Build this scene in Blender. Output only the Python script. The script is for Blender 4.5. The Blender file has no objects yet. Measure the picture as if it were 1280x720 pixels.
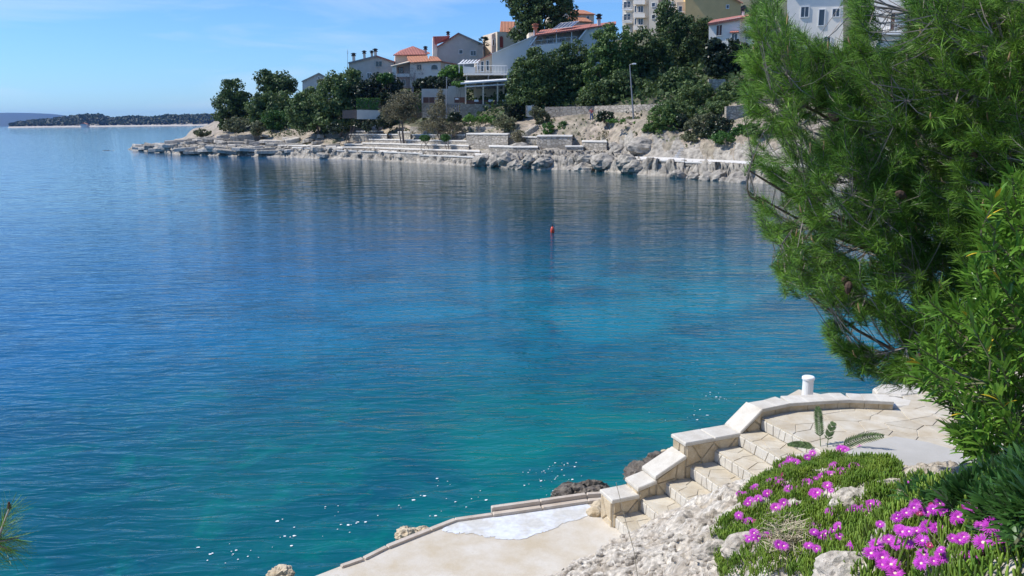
import bpy, math, random
import numpy as np
from mathutils import Vector
random.seed(7); rng = np.random.default_rng(7)
S = bpy.context.scene
COL = S.collection
# ------------------------------------------------------------------ camera
FPX = 1000.0; CH = 6.0; PITCH = math.atan(210.3 / 1000); ROLL = math.radians(.65)
cf = np.array([0, math.cos(PITCH), -math.sin(PITCH)])
_r0 = np.array([1., 0, 0]); _u0 = np.array([0, math.sin(PITCH), math.cos(PITCH)])
cr = math.cos(ROLL) * _r0 - math.sin(ROLL) * _u0
cu = math.cos(ROLL) * _u0 + math.sin(ROLL) * _r0
CAM = np.array([0, 0, CH])
cam_d = bpy.data.cameras.new('camera'); cam = bpy.data.objects.new('camera', cam_d); COL.objects.link(cam)
cam_d.sensor_width = 36; cam_d.lens = 36 * FPX / 1280; cam_d.clip_start = .05; cam_d.clip_end = 60000
from mathutils import Matrix
cam.matrix_world = Matrix(((cr[0], cu[0], -cf[0], 0), (cr[1], cu[1], -cf[1], 0), (cr[2], cu[2], -cf[2], CH), (0, 0, 0, 1)))
S.camera = cam
# ------------------------------------------------------------------ light
SUN_EL = math.radians(50); to_sun = np.array([-1.0, .10]); to_sun = to_sun / np.linalg.norm(to_sun)
sd = np.array([to_sun[0] * math.cos(SUN_EL), to_sun[1] * math.cos(SUN_EL), math.sin(SUN_EL)])
ld = bpy.data.lights.new('sun', 'SUN'); ld.energy = 5.0; ld.angle = math.radians(.53); ld.color = (1, .955, .88)
sun = bpy.data.objects.new('sun', ld); COL.objects.link(sun)
sun.rotation_euler = Vector(sd).to_track_quat('Z', 'Y').to_euler(); sun.location = (-20, 5, 40)
W = bpy.data.worlds.new('World'); S.world = W; W.use_nodes = True
wt = W.node_tree; wt.nodes.clear()
def wn(t): return wt.nodes.new(t)
sky = wn('ShaderNodeTexSky'); sky.sky_type = 'NISHITA'; sky.sun_disc = False; sky.sun_elevation = SUN_EL
sky.sun_rotation = math.atan2(sd[0], sd[1]); sky.air_density = 1.0; sky.dust_density = .15; sky.ozone_density = 4.0
tint = wn('ShaderNodeMix'); tint.data_type = 'RGBA'; tint.blend_type = 'MULTIPLY'; tint.inputs[0].default_value = 1
tint.inputs[7].default_value = (.66, .99, 1.40, 1)
wt.links.new(sky.outputs[0], tint.inputs[6])
tc = wn('ShaderNodeTexCoord'); mp = wn('ShaderNodeMapping'); mp.inputs['Scale'].default_value = (2.2, 2.2, 16)
mp.inputs['Rotation'].default_value = (.05, -.06, .4)
nz = wn('ShaderNodeTexNoise'); nz.inputs['Scale'].default_value = 1.6; nz.inputs['Detail'].default_value = 6; nz.inputs['Distortion'].default_value = .6
wt.links.new(tc.outputs['Generated'], mp.inputs[0]); wt.links.new(mp.outputs[0], nz.inputs[0])
cr_ = wn('ShaderNodeValToRGB'); cr_.color_ramp.elements[0].position = .48; cr_.color_ramp.elements[1].position = .82
cr_.color_ramp.elements[1].color = (.55, .55, .55, 1); cr_.color_ramp.elements[0].color = (0, 0, 0, 1)
wt.links.new(nz.outputs[0], cr_.inputs[0])
cm = wn('ShaderNodeMix'); cm.data_type = 'RGBA'; cm.inputs[7].default_value = (7.0, 7.8, 8.6, 1)
wt.links.new(cr_.outputs[0], cm.inputs[0]); wt.links.new(tint.outputs[2], cm.inputs[6])
bg = wn('ShaderNodeBackground'); bg.inputs[1].default_value = .118
wo = wn('ShaderNodeOutputWorld'); wt.links.new(cm.outputs[2], bg.inputs[0]); wt.links.new(bg.outputs[0], wo.inputs[0])
S.view_settings.view_transform = 'Standard'; S.view_settings.look = 'None'; S.view_settings.gamma = 1
S.view_settings.exposure = 0.0
S.render.engine = 'CYCLES'
try:
    S.cycles.use_adaptive_sampling = True; S.cycles.adaptive_threshold = .015; S.cycles.use_denoising = True
    S.cycles.max_bounces = 6; S.cycles.volume_bounces = 0; S.cycles.caustics_reflective = False; S.cycles.caustics_refractive = False
except Exception: pass
# ------------------------------------------------------------------ pixel geometry (photo pixels -> world)
def ray(x, y): return cf + (x - 640) / FPX * cr + (360 - y) / FPX * cu
def on_z(x, y, z):
    d = ray(x, y); return CAM + d * ((z - CH) / d[2])
def on_Y(x, y, Y):
    d = ray(x, y); return CAM + d * (Y / d[1])
def on_R(x, y, R):
    d = ray(x, y); return CAM + d / np.linalg.norm(d) * R
def proj(P):
    v = np.atleast_2d(P) - CAM; w = v @ cf
    return 640 + FPX * (v @ cr) / w, 360 - FPX * (v @ cu) / w
# ------------------------------------------------------------------ noise
_perm = rng.permutation(4096); _val = rng.random(4096) * 2 - 1
def _h(i, j, k): return _val[_perm[(_perm[(_perm[i & 4095] + j) & 4095] + k) & 4095]]
def vnoise(P):
    P = np.asarray(P, float); I = np.floor(P).astype(int); f = P - I; f = f * f * (3 - 2 * f)
    out = 0
    for a in (0, 1):
        wa = f[:, 0] if a else 1 - f[:, 0]
        for b in (0, 1):
            wb = f[:, 1] if b else 1 - f[:, 1]
            for c in (0, 1):
                wc = f[:, 2] if c else 1 - f[:, 2]
                out = out + wa * wb * wc * _h(I[:, 0] + a, I[:, 1] + b, I[:, 2] + c)
    return out
def fbm(P, o=4, ridged=False):
    P = np.asarray(P, float); s = 0; A = 1; T = 0
    for k in range(o):
        n = vnoise(P * 2 ** k + 17.3 * k)
        if ridged: n = 1 - 2 * np.abs(n)
        s = s + A * n; T += A; A *= .5
    return s / T
# ------------------------------------------------------------------ materials
def srgb(r, g, b):
    f = lambda c: (c / 255 / 12.92) if c / 255 <= .04045 else ((c / 255 + .055) / 1.055) ** 2.4
    return (f(r), f(g), f(b))
MATS = {}
def mat(name, c1, c2=None, scale=2.0, rough=.85, bump=.0, bscale=None, vary=0.0, c3=None, metal=0, detail=5, sss=0, coord='Object', spec=.5, fine=None, trans=0, contrast=.35):
    m = bpy.data.materials.new(name); m.use_nodes = True; n = m.node_tree.nodes; l = m.node_tree.links
    b = n['Principled BSDF']; b.inputs['Roughness'].default_value = rough; b.inputs['Metallic'].default_value = metal
    b.inputs['Specular IOR Level'].default_value = spec
    g = n.new('ShaderNodeNewGeometry')
    col = None
    if c2 is not None:
        t = n.new('ShaderNodeTexNoise'); t.inputs['Scale'].default_value = scale; t.inputs['Detail'].default_value = detail; t.inputs['Roughness'].default_value = .65
        l.new(g.outputs['Position'], t.inputs['Vector'])
        r = n.new('ShaderNodeValToRGB'); e = r.color_ramp.elements
        e[0].position = .5 - contrast / 2; e[1].position = .5 + contrast / 2; e[0].color = (*c1, 1); e[1].color = (*c2, 1)
        if c3 is not None:
            q = r.color_ramp.elements.new(.5 + contrast * .75); q.color = (*c3, 1)
        l.new(t.outputs[0], r.inputs[0]); col = r.outputs[0]
    if fine:
        t2 = n.new('ShaderNodeTexNoise'); t2.inputs['Scale'].default_value = fine[0]; t2.inputs['Detail'].default_value = 6
        l.new(g.outputs['Position'], t2.inputs['Vector'])
        mr = n.new('ShaderNodeMapRange'); mr.inputs[1].default_value = .3; mr.inputs[2].default_value = .7; mr.inputs[3].default_value = 1 - fine[1]; mr.inputs[4].default_value = 1 + fine[1]
        l.new(t2.outputs[0], mr.inputs[0])
        mm = n.new('ShaderNodeVectorMath'); mm.operation = 'SCALE'
        if col is not None: l.new(col, mm.inputs[0])
        else: mm.inputs[0].default_value = c1
        l.new(mr.outputs[0], mm.inputs['Scale']); col = mm.outputs[0]
    if vary:
        oi = n.new('ShaderNodeObjectInfo'); ri = n.new('ShaderNodeMath'); ri.operation = 'ADD'; l.new(oi.outputs['Random'], ri.inputs[0]); l.new(g.outputs['Random Per Island'], ri.inputs[1])
        fr = n.new('ShaderNodeMath'); fr.operation = 'FRACT'; l.new(ri.outputs[0], fr.inputs[0])
        mr = n.new('ShaderNodeMapRange'); mr.inputs[3].default_value = 1 - vary; mr.inputs[4].default_value = 1 + vary; l.new(fr.outputs[0], mr.inputs[0])
        mm = n.new('ShaderNodeVectorMath'); mm.operation = 'SCALE'
        if col is not None: l.new(col, mm.inputs[0])
        else: mm.inputs[0].default_value = c1
        l.new(mr.outputs[0], mm.inputs['Scale']); col = mm.outputs[0]
    if col is not None: l.new(col, b.inputs['Base Color'])
    else: b.inputs['Base Color'].default_value = (*c1, 1)
    if bump:
        t = n.new('ShaderNodeTexNoise'); t.inputs['Scale'].default_value = bscale or scale * 4; t.inputs['Detail'].default_value = 8; t.inputs['Roughness'].default_value = .7
        l.new(g.outputs['Position'], t.inputs['Vector'])
        bp = n.new('ShaderNodeBump'); bp.inputs['Strength'].default_value = bump; bp.inputs['Distance'].default_value = .5 / (bscale or scale * 4)
        l.new(t.outputs[0], bp.inputs['Height']); l.new(bp.outputs[0], b.inputs['Normal'])
    if trans:
        tr = n.new('ShaderNodeBsdfTranslucent'); mx = n.new('ShaderNodeMixShader'); mx.inputs[0].default_value = trans
        if col is not None: l.new(col, tr.inputs[0])
        else: tr.inputs[0].default_value = (*c1, 1)
        l.new(b.outputs[0], mx.inputs[1]); l.new(tr.outputs[0], mx.inputs[2]); l.new(mx.outputs[0], n['Material Output'].inputs[0])
    MATS[name] = m; return m
def masonry(name, c1, c2, cj, scale):
    m = mat(name, c1, c2, scale=scale * .35, rough=.9)
    n = m.node_tree.nodes; l = m.node_tree.links; b = n['Principled BSDF']
    g = n.new('ShaderNodeNewGeometry')
    v = n.new('ShaderNodeTexVoronoi'); v.feature = 'DISTANCE_TO_EDGE'; v.inputs['Scale'].default_value = scale
    mpn = n.new('ShaderNodeMapping'); mpn.inputs['Scale'].default_value = (1, 1, 1.7); l.new(g.outputs['Position'], mpn.inputs[0]); l.new(mpn.outputs[0], v.inputs['Vector'])
    v2 = n.new('ShaderNodeTexVoronoi'); v2.inputs['Scale'].default_value = scale; l.new(mpn.outputs[0], v2.inputs['Vector'])
    r = n.new('ShaderNodeValToRGB'); r.color_ramp.elements[0].position = .02; r.color_ramp.elements[1].position = .09
    l.new(v.outputs['Distance'], r.inputs[0])
    old = b.inputs['Base Color'].links[0].from_socket
    sc = n.new('ShaderNodeMapRange'); sc.inputs[3].default_value = .72; sc.inputs[4].default_value = 1.25
    sep = n.new('ShaderNodeSeparateColor'); l.new(v2.outputs['Color'], sep.inputs[0]); l.new(sep.outputs[0], sc.inputs[0])
    ml = n.new('ShaderNodeVectorMath'); ml.operation = 'SCALE'; l.new(old, ml.inputs[0]); l.new(sc.outputs[0], ml.inputs['Scale'])
    mx = n.new('ShaderNodeMix'); mx.data_type = 'RGBA'; l.new(r.outputs[0], mx.inputs[0]); mx.inputs[6].default_value = (*cj, 1); l.new(ml.outputs[0], mx.inputs[7])
    l.new(mx.outputs[2], b.inputs['Base Color'])
    bp = n.new('ShaderNodeBump'); bp.inputs['Strength'].default_value = .8; bp.inputs['Distance'].default_value = .08; l.new(r.outputs[0], bp.inputs['Height']); l.new(bp.outputs[0], b.inputs['Normal'])
    return m
M_rock = mat('limestone_rock', (.62, .57, .49), (.36, .305, .24), scale=4.2, bump=.9, bscale=22, fine=(26, .42), c3=(.30, .25, .2))
M_rockfar = mat('shore_rock', (.44, .40, .335), (.25, .225, .19), scale=1.1, bump=1.0, bscale=2.6, fine=(2.2, .6), c3=(.09, .08, .07))
M_bankfar = mat('earth_slope', (.40, .33, .26), (.27, .235, .17), scale=.3, bump=1, bscale=1.8, fine=(1.3, .45), c3=(.10, .12, .05), contrast=.22)
M_darkrock = mat('wet_rock', (.06, .048, .038), (.20, .165, .125), scale=7, bump=.9, bscale=30, fine=(60, .3), rough=.6)
M_stone = mat('cream_stone', (.60, .51, .37), (.42, .32, .19), scale=5, bump=.5, bscale=40, fine=(90, .16), vary=.12, rough=.8)
M_paving = mat('paving_stone', (.60, .55, .45), (.47, .39, .27), scale=3.6, bump=.3, bscale=50, fine=(120, .1), vary=.07, rough=.75)
M_coping = mat('pale_coping', (.66, .625, .55), (.52, .47, .39), scale=4.5, bump=.3, bscale=45, fine=(80, .1), vary=.05, rough=.8)
M_mortar = mat('mortar', (.56, .51, .42), (.48, .43, .34), scale=6, bump=.5, bscale=60, fine=(110, .15))
M_sandconc = mat('sandy_concrete', (.50, .42, .30), (.60, .555, .48), scale=1.9, bump=.25, bscale=60, fine=(140, .1), c3=(.44, .34, .22), contrast=.3)
M_white = mat('whitewash', (.66, .68, .71), (.56, .545, .50), scale=3.2, bump=.1, bscale=50, rough=.7, fine=(14, .10), contrast=.16)
M_pathc = mat('grey_concrete', (.50, .48, .44), (.42, .40, .36), scale=1.4, bump=.25, bscale=60, fine=(90, .08))
M_timber = mat('weathered_kerb', (.46, .38, .30), (.60, .53, .45), scale=4, bump=.4, bscale=40)
M_slabfar = mat('pale_slab', (.76, .73, .67), (.66, .62, .56), scale=.7, bump=.3, bscale=5, fine=(2.5, .12))  # pale tone shared by far walkways, capping slabs and stairs
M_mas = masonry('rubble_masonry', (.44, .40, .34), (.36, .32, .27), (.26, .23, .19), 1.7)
M_mas2 = masonry('pale_rubble', (.52, .48, .40), (.42, .37, .29), (.30, .27, .22), 2.4)
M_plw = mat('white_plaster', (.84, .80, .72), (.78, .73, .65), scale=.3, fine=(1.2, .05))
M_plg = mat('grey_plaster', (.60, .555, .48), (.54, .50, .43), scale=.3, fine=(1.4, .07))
M_plb = mat('pale_blue_plaster', (.60, .62, .58), (.55, .57, .54), scale=.25, fine=(1, .06))
M_plc = mat('cream_plaster', (.78, .66, .50), (.72, .60, .45), scale=.3, fine=(1, .06))
M_ply = mat('ochre_plaster', (.74, .50, .22), (.66, .45, .20), scale=.3, fine=(1, .06))
M_plp = mat('pink_plaster', (.62, .50, .44), (.56, .46, .41), scale=.3, fine=(1, .06))
M_trim = mat('white_paint', (.80, .80, .78), rough=.5)
M_trimg = mat('grey_trim', (.30, .30, .30), rough=.6)
M_glass = mat('dark_glass', (.03, .04, .055), rough=.08, spec=.8)
M_shut = mat('brown_shutter', (.12, .055, .035), rough=.6)
M_red = mat('red_door', (.30, .05, .03), rough=.6)
M_dark = mat('chimney_cap', (.045, .04, .04), rough=.7)
M_terra = mat('terracotta', (.50, .20, .11), (.40, .15, .09), scale=2, rough=.8)
def tilemat(name, c1, c2):
    m = mat(name, c1, c2, scale=1.5, fine=(5, .2)); n = m.node_tree.nodes; l = m.node_tree.links
    g = n.new('ShaderNodeNewGeometry'); w = n.new('ShaderNodeTexWave'); w.inputs['Scale'].default_value = 1.1; w.inputs['Distortion'].default_value = .3
    l.new(g.outputs['Position'], w.inputs['Vector']); bp = n.new('ShaderNodeBump'); bp.inputs['Distance'].default_value = .08
    l.new(w.outputs[0], bp.inputs['Height']); l.new(bp.outputs[0], n['Principled BSDF'].inputs['Normal']); return m
M_tile = tilemat('orange_roof_tiles', (.56, .25, .13), (.46, .19, .11))
M_tile2 = tilemat('red_roof_tiles', (.50, .19, .14), (.40, .15, .12))
M_solar = mat('solar_glass', (.10, .13, .20), rough=.15, spec=.8)
M_bark = mat('bark', (.20, .15, .12), (.11, .085, .07), scale=9, bump=.8, bscale=40)
M_twig = mat('pale_twig', (.34, .30, .26), (.17, .14, .12), scale=20, vary=.2)
M_metal = mat('galvanised', (.28, .28, .29), rough=.5, metal=.2)
def leafm(name, c1, c2, vary=.35, rough=.6, trans=.25, scale=1.0): return mat(name, c1, c2, scale=scale, rough=rough, vary=vary, trans=trans, spec=.35)
M_pineA = leafm('pine_foliage_dark', (.048, .088, .028), (.105, .16, .046), scale=.5)
M_pineB = leafm('pine_foliage_mid', (.075, .125, .04), (.14, .205, .06), scale=.5)
M_pineC = leafm('pine_foliage_bright', (.075, .145, .035), (.14, .22, .055), scale=.5)
M_broad = leafm('broadleaf_dark', (.020, .038, .018), (.035, .055, .024), rough=.35, scale=.8)
M_olive = leafm('olive_foliage', (.12, .14, .07), (.17, .18, .09), scale=.8)
M_tam = leafm('tamarisk_foliage', (.22, .20, .12), (.17, .16, .09), trans=.3, scale=.8)
M_bright = leafm('bright_foliage', (.09, .20, .03), (.12, .24, .04), scale=.8)
M_hedge = leafm('hedge_foliage', (.04, .11, .02), (.07, .17, .03), scale=1)
M_greyb = leafm('bare_twigs', (.46, .38, .36), (.38, .32, .30), trans=0)
M_distant = leafm('distant_wood', (.025, .045, .022), (.045, .065, .028), scale=.02)
M_needle = leafm('pine_needles', (.05, .135, .018), (.20, .36, .05), vary=.7, rough=.45, trans=.22, scale=2.2)
M_candle = mat('pine_candle', (.42, .27, .13), vary=.2)
M_cone = mat('pine_cone', (.09, .05, .035), (.05, .03, .02), scale=60, vary=.1)
M_olean = leafm('oleander_leaf', (.09, .215, .028), (.18, .34, .05), vary=.35, rough=.28, trans=.3, scale=3)
M_shrubd = leafm('shrub_leaf', (.04, .11, .025), (.07, .17, .035), vary=.3, rough=.4, scale=3)
M_yleaf = mat('yellow_leaf', (.55, .40, .03), rough=.5)
M_stem = mat('green_stem', (.13, .15, .06), (.20, .17, .10), scale=15)
M_ice = leafm('ice_plant_leaf', (.10, .22, .025), (.26, .36, .05), vary=.35, rough=.4, trans=.2, scale=4)
M_dry = mat('dry_straw', (.56, .48, .34), vary=.2)
M_petal = mat('magenta_petal', (.60, .055, .62), (.72, .10, .66), scale=6, vary=.14, rough=.5, trans=.35)
M_petal2 = mat('crimson_petal', (.60, .04, .22), vary=.2, rough=.5, trans=.3)
M_centre = mat('pale_flower_centre', (.85, .72, .50), rough=.7)
M_palm = leafm('palm_leaf', (.10, .16, .06), (.17, .23, .10), rough=.4)
M_skin = mat('skin', (.45, .26, .18)); M_shirt = mat('red_shirt', (.50, .12, .11)); M_jeans = mat('blue_jeans', (.07, .12, .25)); M_cap = mat('dark_hair', (.05, .03, .02))
M_buoy = mat('red_buoy', (.65, .07, .03), rough=.35)
M_sand = mat('beach', (.58, .53, .45), (.46, .42, .36), scale=.05)
M_hill = mat('far_hill_scrub', (.03, .055, .06), (.045, .075, .075), scale=.003)
M_gsoil = mat('garden_soil', (.075, .09, .045), (.13, .12, .075), scale=.5, bump=1, bscale=2)
M_soil = mat('dry_soil', (.24, .19, .13), (.17, .14, .09), scale=8, bump=.6, bscale=40)
M_foam = mat('foam', (.85, .88, .88), rough=.5)
M_seabed = mat('seabed', (.30, .30, .22), (.18, .2, .14), scale=.3)
# ------------------------------------------------------------------ builders
ORI = {}
def link(o, parent=None):
    COL.objects.link(o)
    if parent is not None: o.parent = parent
    return o
def thing(name, loc, label, cat, group=None):
    o = bpy.data.objects.new(name, None); o.empty_display_size = .2; link(o)
    o.location = [float(v) for v in loc]; ORI[o] = np.array(loc, float)
    o['label'] = label; o['category'] = cat
    if group: o['group'] = group
    return o
def tag(o, label, cat, group=None):
    o['label'] = label; o['category'] = cat
    if group: o['group'] = group
    return o
def mk(name, V, F, m, parent=None, smooth=False, kind=None, label=None, loc=None):
    V = np.asarray(V, float).reshape(-1, 3)
    if parent is not None: L = ORI[parent]
    elif loc is not None: L = np.array(loc, float)
    else: L = np.array([V[:, 0].mean(), V[:, 1].mean(), V[:, 2].min()])
    me = bpy.data.meshes.new(name)
    if isinstance(F, np.ndarray):
        k = F.shape[1]; nf = len(F)
        me.vertices.add(len(V)); me.vertices.foreach_set('co', (V - L).astype(np.float32).ravel())
        me.loops.add(nf * k); me.loops.foreach_set('vertex_index', F.astype(np.int32).ravel())
        me.polygons.add(nf); me.polygons.foreach_set('loop_start', np.arange(0, nf * k, k, dtype=np.int32))
        me.update(calc_edges=True); me.validate()
    else:
        me.from_pydata((V - L).tolist(), [], [list(f) for f in F])
    if smooth: me.shade_smooth()
    me.materials.append(m)
    o = bpy.data.objects.new(name, me); ORI[o] = L
    if parent is None: o.location = L.tolist()
    link(o, parent)
    if kind: o['kind'] = kind
    if label: o['label'] = label
    return o
class G:
    def __init__(s): s.V = []; s.F = []
    def add(s, V, F):
        b = len(s.V); s.V += [tuple(v) for v in V]; s.F += [[b + i for i in f] for f in F]; return s
    def prism(s, poly, vec, bev=0):
        """closed prism: polygon (3D points) swept by vec; the swept end carries a bevel"""
        P = np.array(poly, float); v = np.array(vec, float); n = len(P)
        if bev:
            c = P.mean(0); L = np.linalg.norm(v); R = np.linalg.norm(P - c, axis=1)[:, None]
            T = c + (P - c) * np.maximum(0, (1 - bev / np.maximum(R, 1e-6)))
            rings = [P, P + v * (1 - min(.45, bev / max(L, 1e-6))), T + v]
        else: rings = [P, P + v]
        V = np.concatenate(rings); F = [list(range(n))[::-1]]
        for k in range(len(rings) - 1):
            for i in range(n): j = (i + 1) % n; F.append([k * n + i, k * n + j, (k + 1) * n + j, (k + 1) * n + i])
        m = (len(rings) - 1) * n; F.append([m + i for i in range(n)])
        return s.add(V, F)
    def box(s, a, b, bev=0):
        a = np.minimum(a, b); b2 = np.maximum(a, b)
        return s.prism([(a[0], a[1], a[2]), (b2[0], a[1], a[2]), (b2[0], b2[1], a[2]), (a[0], b2[1], a[2])], (0, 0, b2[2] - a[2]), bev)
    def tube(s, pts, rad, k=6):
        P = np.array(pts, float); n = len(P); rad = np.broadcast_to(rad, n); V = []
        T = np.gradient(P, axis=0); T /= np.linalg.norm(T, axis=1)[:, None] + 1e-9
        ref = np.array([0, 0, 1.]) if abs(T[0][2]) < .9 else np.array([1., 0, 0])
        for i in range(n):
            a = np.cross(T[i], ref); a /= np.linalg.norm(a) + 1e-9; b = np.cross(T[i], a)
            for q in range(k):
                w = 2 * math.pi * q / k; V.append(P[i] + rad[i] * (math.cos(w) * a + math.sin(w) * b))
        F = [list(range(k))]
        for i in range(n - 1):
            for q in range(k): r = (q + 1) % k; F.append([i * k + q, (i + 1) * k + q, (i + 1) * k + r, i * k + r])
        F.append([(n - 1) * k + q for q in range(k)][::-1])
        return s.add(V, F)
    def mk(s, name, m, parent=None, **kw): return mk(name, s.V, s.F, m, parent, **kw)
def inpoly(x, y, poly):
    x = np.asarray(x, float); y = np.asarray(y, float); c = np.zeros(x.shape, bool); n = len(poly)
    for i in range(n):
        x1, y1 = poly[i]; x2, y2 = poly[(i + 1) % n]
        if y1 == y2: continue
        c ^= ((y1 > y) != (y2 > y)) & (x < (x2 - x1) * (y - y1) / (y2 - y1) + x1)
    return c
def clip(poly, p, n):
    out = []; m = len(poly)
    for i in range(m):
        a = poly[i]; b = poly[(i + 1) % m]; da = (a[0] - p[0]) * n[0] + (a[1] - p[1]) * n[1]; db = (b[0] - p[0]) * n[0] + (b[1] - p[1]) * n[1]
        if da <= 0: out.append(a)
        if (da < 0 < db) or (db < 0 < da):
            t = da / (da - db); out.append((a[0] + t * (b[0] - a[0]), a[1] + t * (b[1] - a[1])))
    return out
def voro(poly, seeds, gap):
    """irregular cells of a polygon around seeds, each shrunk by half a joint"""
    cells = []
    for i, s_ in enumerate(seeds):
        c = [tuple(q) for q in poly]
        for j, t in enumerate(seeds):
            if i == j: continue
            d = (t[0] - s_[0], t[1] - s_[1]); L = math.hypot(*d)
            if L > 3: continue
            n = (d[0] / L, d[1] / L); mid = ((s_[0] + t[0]) / 2 - n[0] * gap / 2, (s_[1] + t[1]) / 2 - n[1] * gap / 2)
            c = clip(c, mid, n)
            if len(c) < 3: break
        if len(c) >= 3:
            a = abs(sum(c[k][0] * c[(k + 1) % len(c)][1] - c[(k + 1) % len(c)][0] * c[k][1] for k in range(len(c)))) / 2
            if a > 1e-3: cells.append(c)
    return cells
def spread(poly, d, tries=4000, r=random.Random(3)):
    xs = [q[0] for q in poly]; ys = [q[1] for q in poly]; out = []
    for _ in range(tries):
        q = (r.uniform(min(xs), max(xs)), r.uniform(min(ys), max(ys)))
        if bool(inpoly([q[0]], [q[1]], poly)[0]) and all((q[0] - w[0]) ** 2 + (q[1] - w[1]) ** 2 > d * d for w in out): out.append(q)
    return out
# ------------------------------------------------------------------ far shoreline
SH = np.array([(-400, 175), (40, 186), (150, 187), (180, 193.96), (240, 160.3), (300, 149.9), (350, 144.4), (400, 136.2), (465, 128.4), (530, 116.8), (600, 107), (650, 100.7), (737, 96), (800, 86.8), (850, 82.6), (930, 75.5), (1000, 71.3), (1150, 66), (1300, 60), (1500, 50), (1800, 40), (2200, 30)], float)
def shore(px): return np.interp(px, SH[:, 0], SH[:, 1])
def wpos(px, Y, z):
    """world point on the vertical plane through photo column px (taken at the horizon) at distance Y"""
    return np.array([(px - 640) / FPX * Y * 1.022, Y, z])
PROF = {
 176: [(-4, -2), (0, -.6), (3, -.8), (8, -1.2), (30, -2), (60, -3), (200, -4), (400, -5)],
 186: [(-4, -2), (0, -.1), (1.5, .4), (6, .6), (14, .2), (24, -1), (60, -2), (200, -3), (400, -5)],
 215: [(-4, -2), (0, 0), (1.5, 1.0), (6, 1.4), (16, 1.6), (26, .4), (60, -1), (200, -3), (400, -5)],
 240: [(-4, -2), (0, 0), (1.5, 1.0), (6, 1.6), (16, 2.2), (30, 1.6), (60, 2.0), (150, -1), (400, -5)],
 265: [(-4, -2), (0, 0), (1.5, 1.1), (6, 1.7), (14, 2.4), (28, 3.6), (60, 3.8), (160, 4), (400, 3)],
 300: [(-4, -2), (0, 0), (1.5, 1.0), (6, 1.6), (12, 2.3), (20, 4.0), (35, 5.2), (70, 7), (150, 8), (400, 9)],
 370: [(-4, -2), (0, 0), (1.5, 1.1), (6, 1.4), (10, 2.1), (18, 4.0), (26, 6), (50, 9), (120, 13), (400, 16)],
 440: [(-4, -2), (0, 0), (1.2, 1.1), (5, 1.1), (9, 2.0), (14, 3.3), (20, 5.6), (32, 8), (60, 12), (150, 18), (400, 24)],
 520: [(-4, -2), (0, 0), (1.2, .9), (5, 1.0), (9, 1.9), (13, 3.1), (18, 4.8), (26, 6.4), (40, 10), (70, 16), (150, 22), (400, 30)],
 575: [(-4, -2), (0, 0), (1.4, .8), (5, 1.0), (9, 2.0), (13, 3.3), (17, 5.0), (22, 5.8), (24, 8.0), (45, 12), (80, 19), (150, 26), (400, 40)],
 650: [(-4, -2), (0, 0), (.5, 1.1), (3.5, 1.5), (6, 1.9), (9, 2.3), (13, 3.6), (16, 5.2), (20, 5.9), (26, 8.0), (45, 13), (80, 21), (150, 25), (400, 26)],
 737: [(-4, -2), (0, 0), (.5, 1.1), (2.5, 1.5), (6, 1.9), (8.5, 2.6), (13, 5.6), (15, 5.85), (18.6, 5.9), (19.6, 7.4), (45, 14), (80, 22), (150, 25), (400, 26)],
 800: [(-4, -2), (0, 0), (.4, 1.15), (2.2, 1.25), (6.5, 1.4), (9, 3.7), (13, 5.7), (15, 5.85), (18.6, 5.9), (19.6, 7.4), (45, 14), (80, 22), (150, 27), (400, 28)],
 860: [(-4, -2), (0, 0), (.35, 1.15), (1.2, 1.2), (7, 1.35), (8.2, 2.3), (10, 3.3), (13, 4.6), (18, 6.2), (28, 9), (45, 14), (80, 22), (150, 40), (400, 60)],
 930: [(-4, -2), (0, 0), (.35, 1.15), (1.2, 1.2), (7, 1.4), (8.5, 2.6), (10.5, 4), (14, 5.6), (19, 7), (28, 10), (45, 15), (80, 25), (150, 45), (400, 70)],
 2200: [(-4, -2), (0, 0), (.6, 1.1), (1.5, 1.6), (5, 2.4), (9, 4), (12, 5), (17, 7), (22, 8.5), (32, 11), (50, 16), (90, 25), (160, 45), (400, 70)],
}
PK = sorted(PROF)
def prof_z(px, off):
    if px <= PK[0]: return np.interp(off, *zip(*PROF[PK[0]]))
    if px >= PK[-1]: return np.interp(off, *zip(*PROF[PK[-1]]))
    i = np.searchsorted(PK, px, side='right') - 1; a, b = PK[i], PK[i + 1]; t = (px - a) / (b - a); t = t * t * (3 - 2 * t)
    return (1 - t) * np.interp(off, *zip(*PROF[a])) + t * np.interp(off, *zip(*PROF[b]))
def gz(px, Y): return float(prof_z(px, Y - float(shore(px))))
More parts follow.
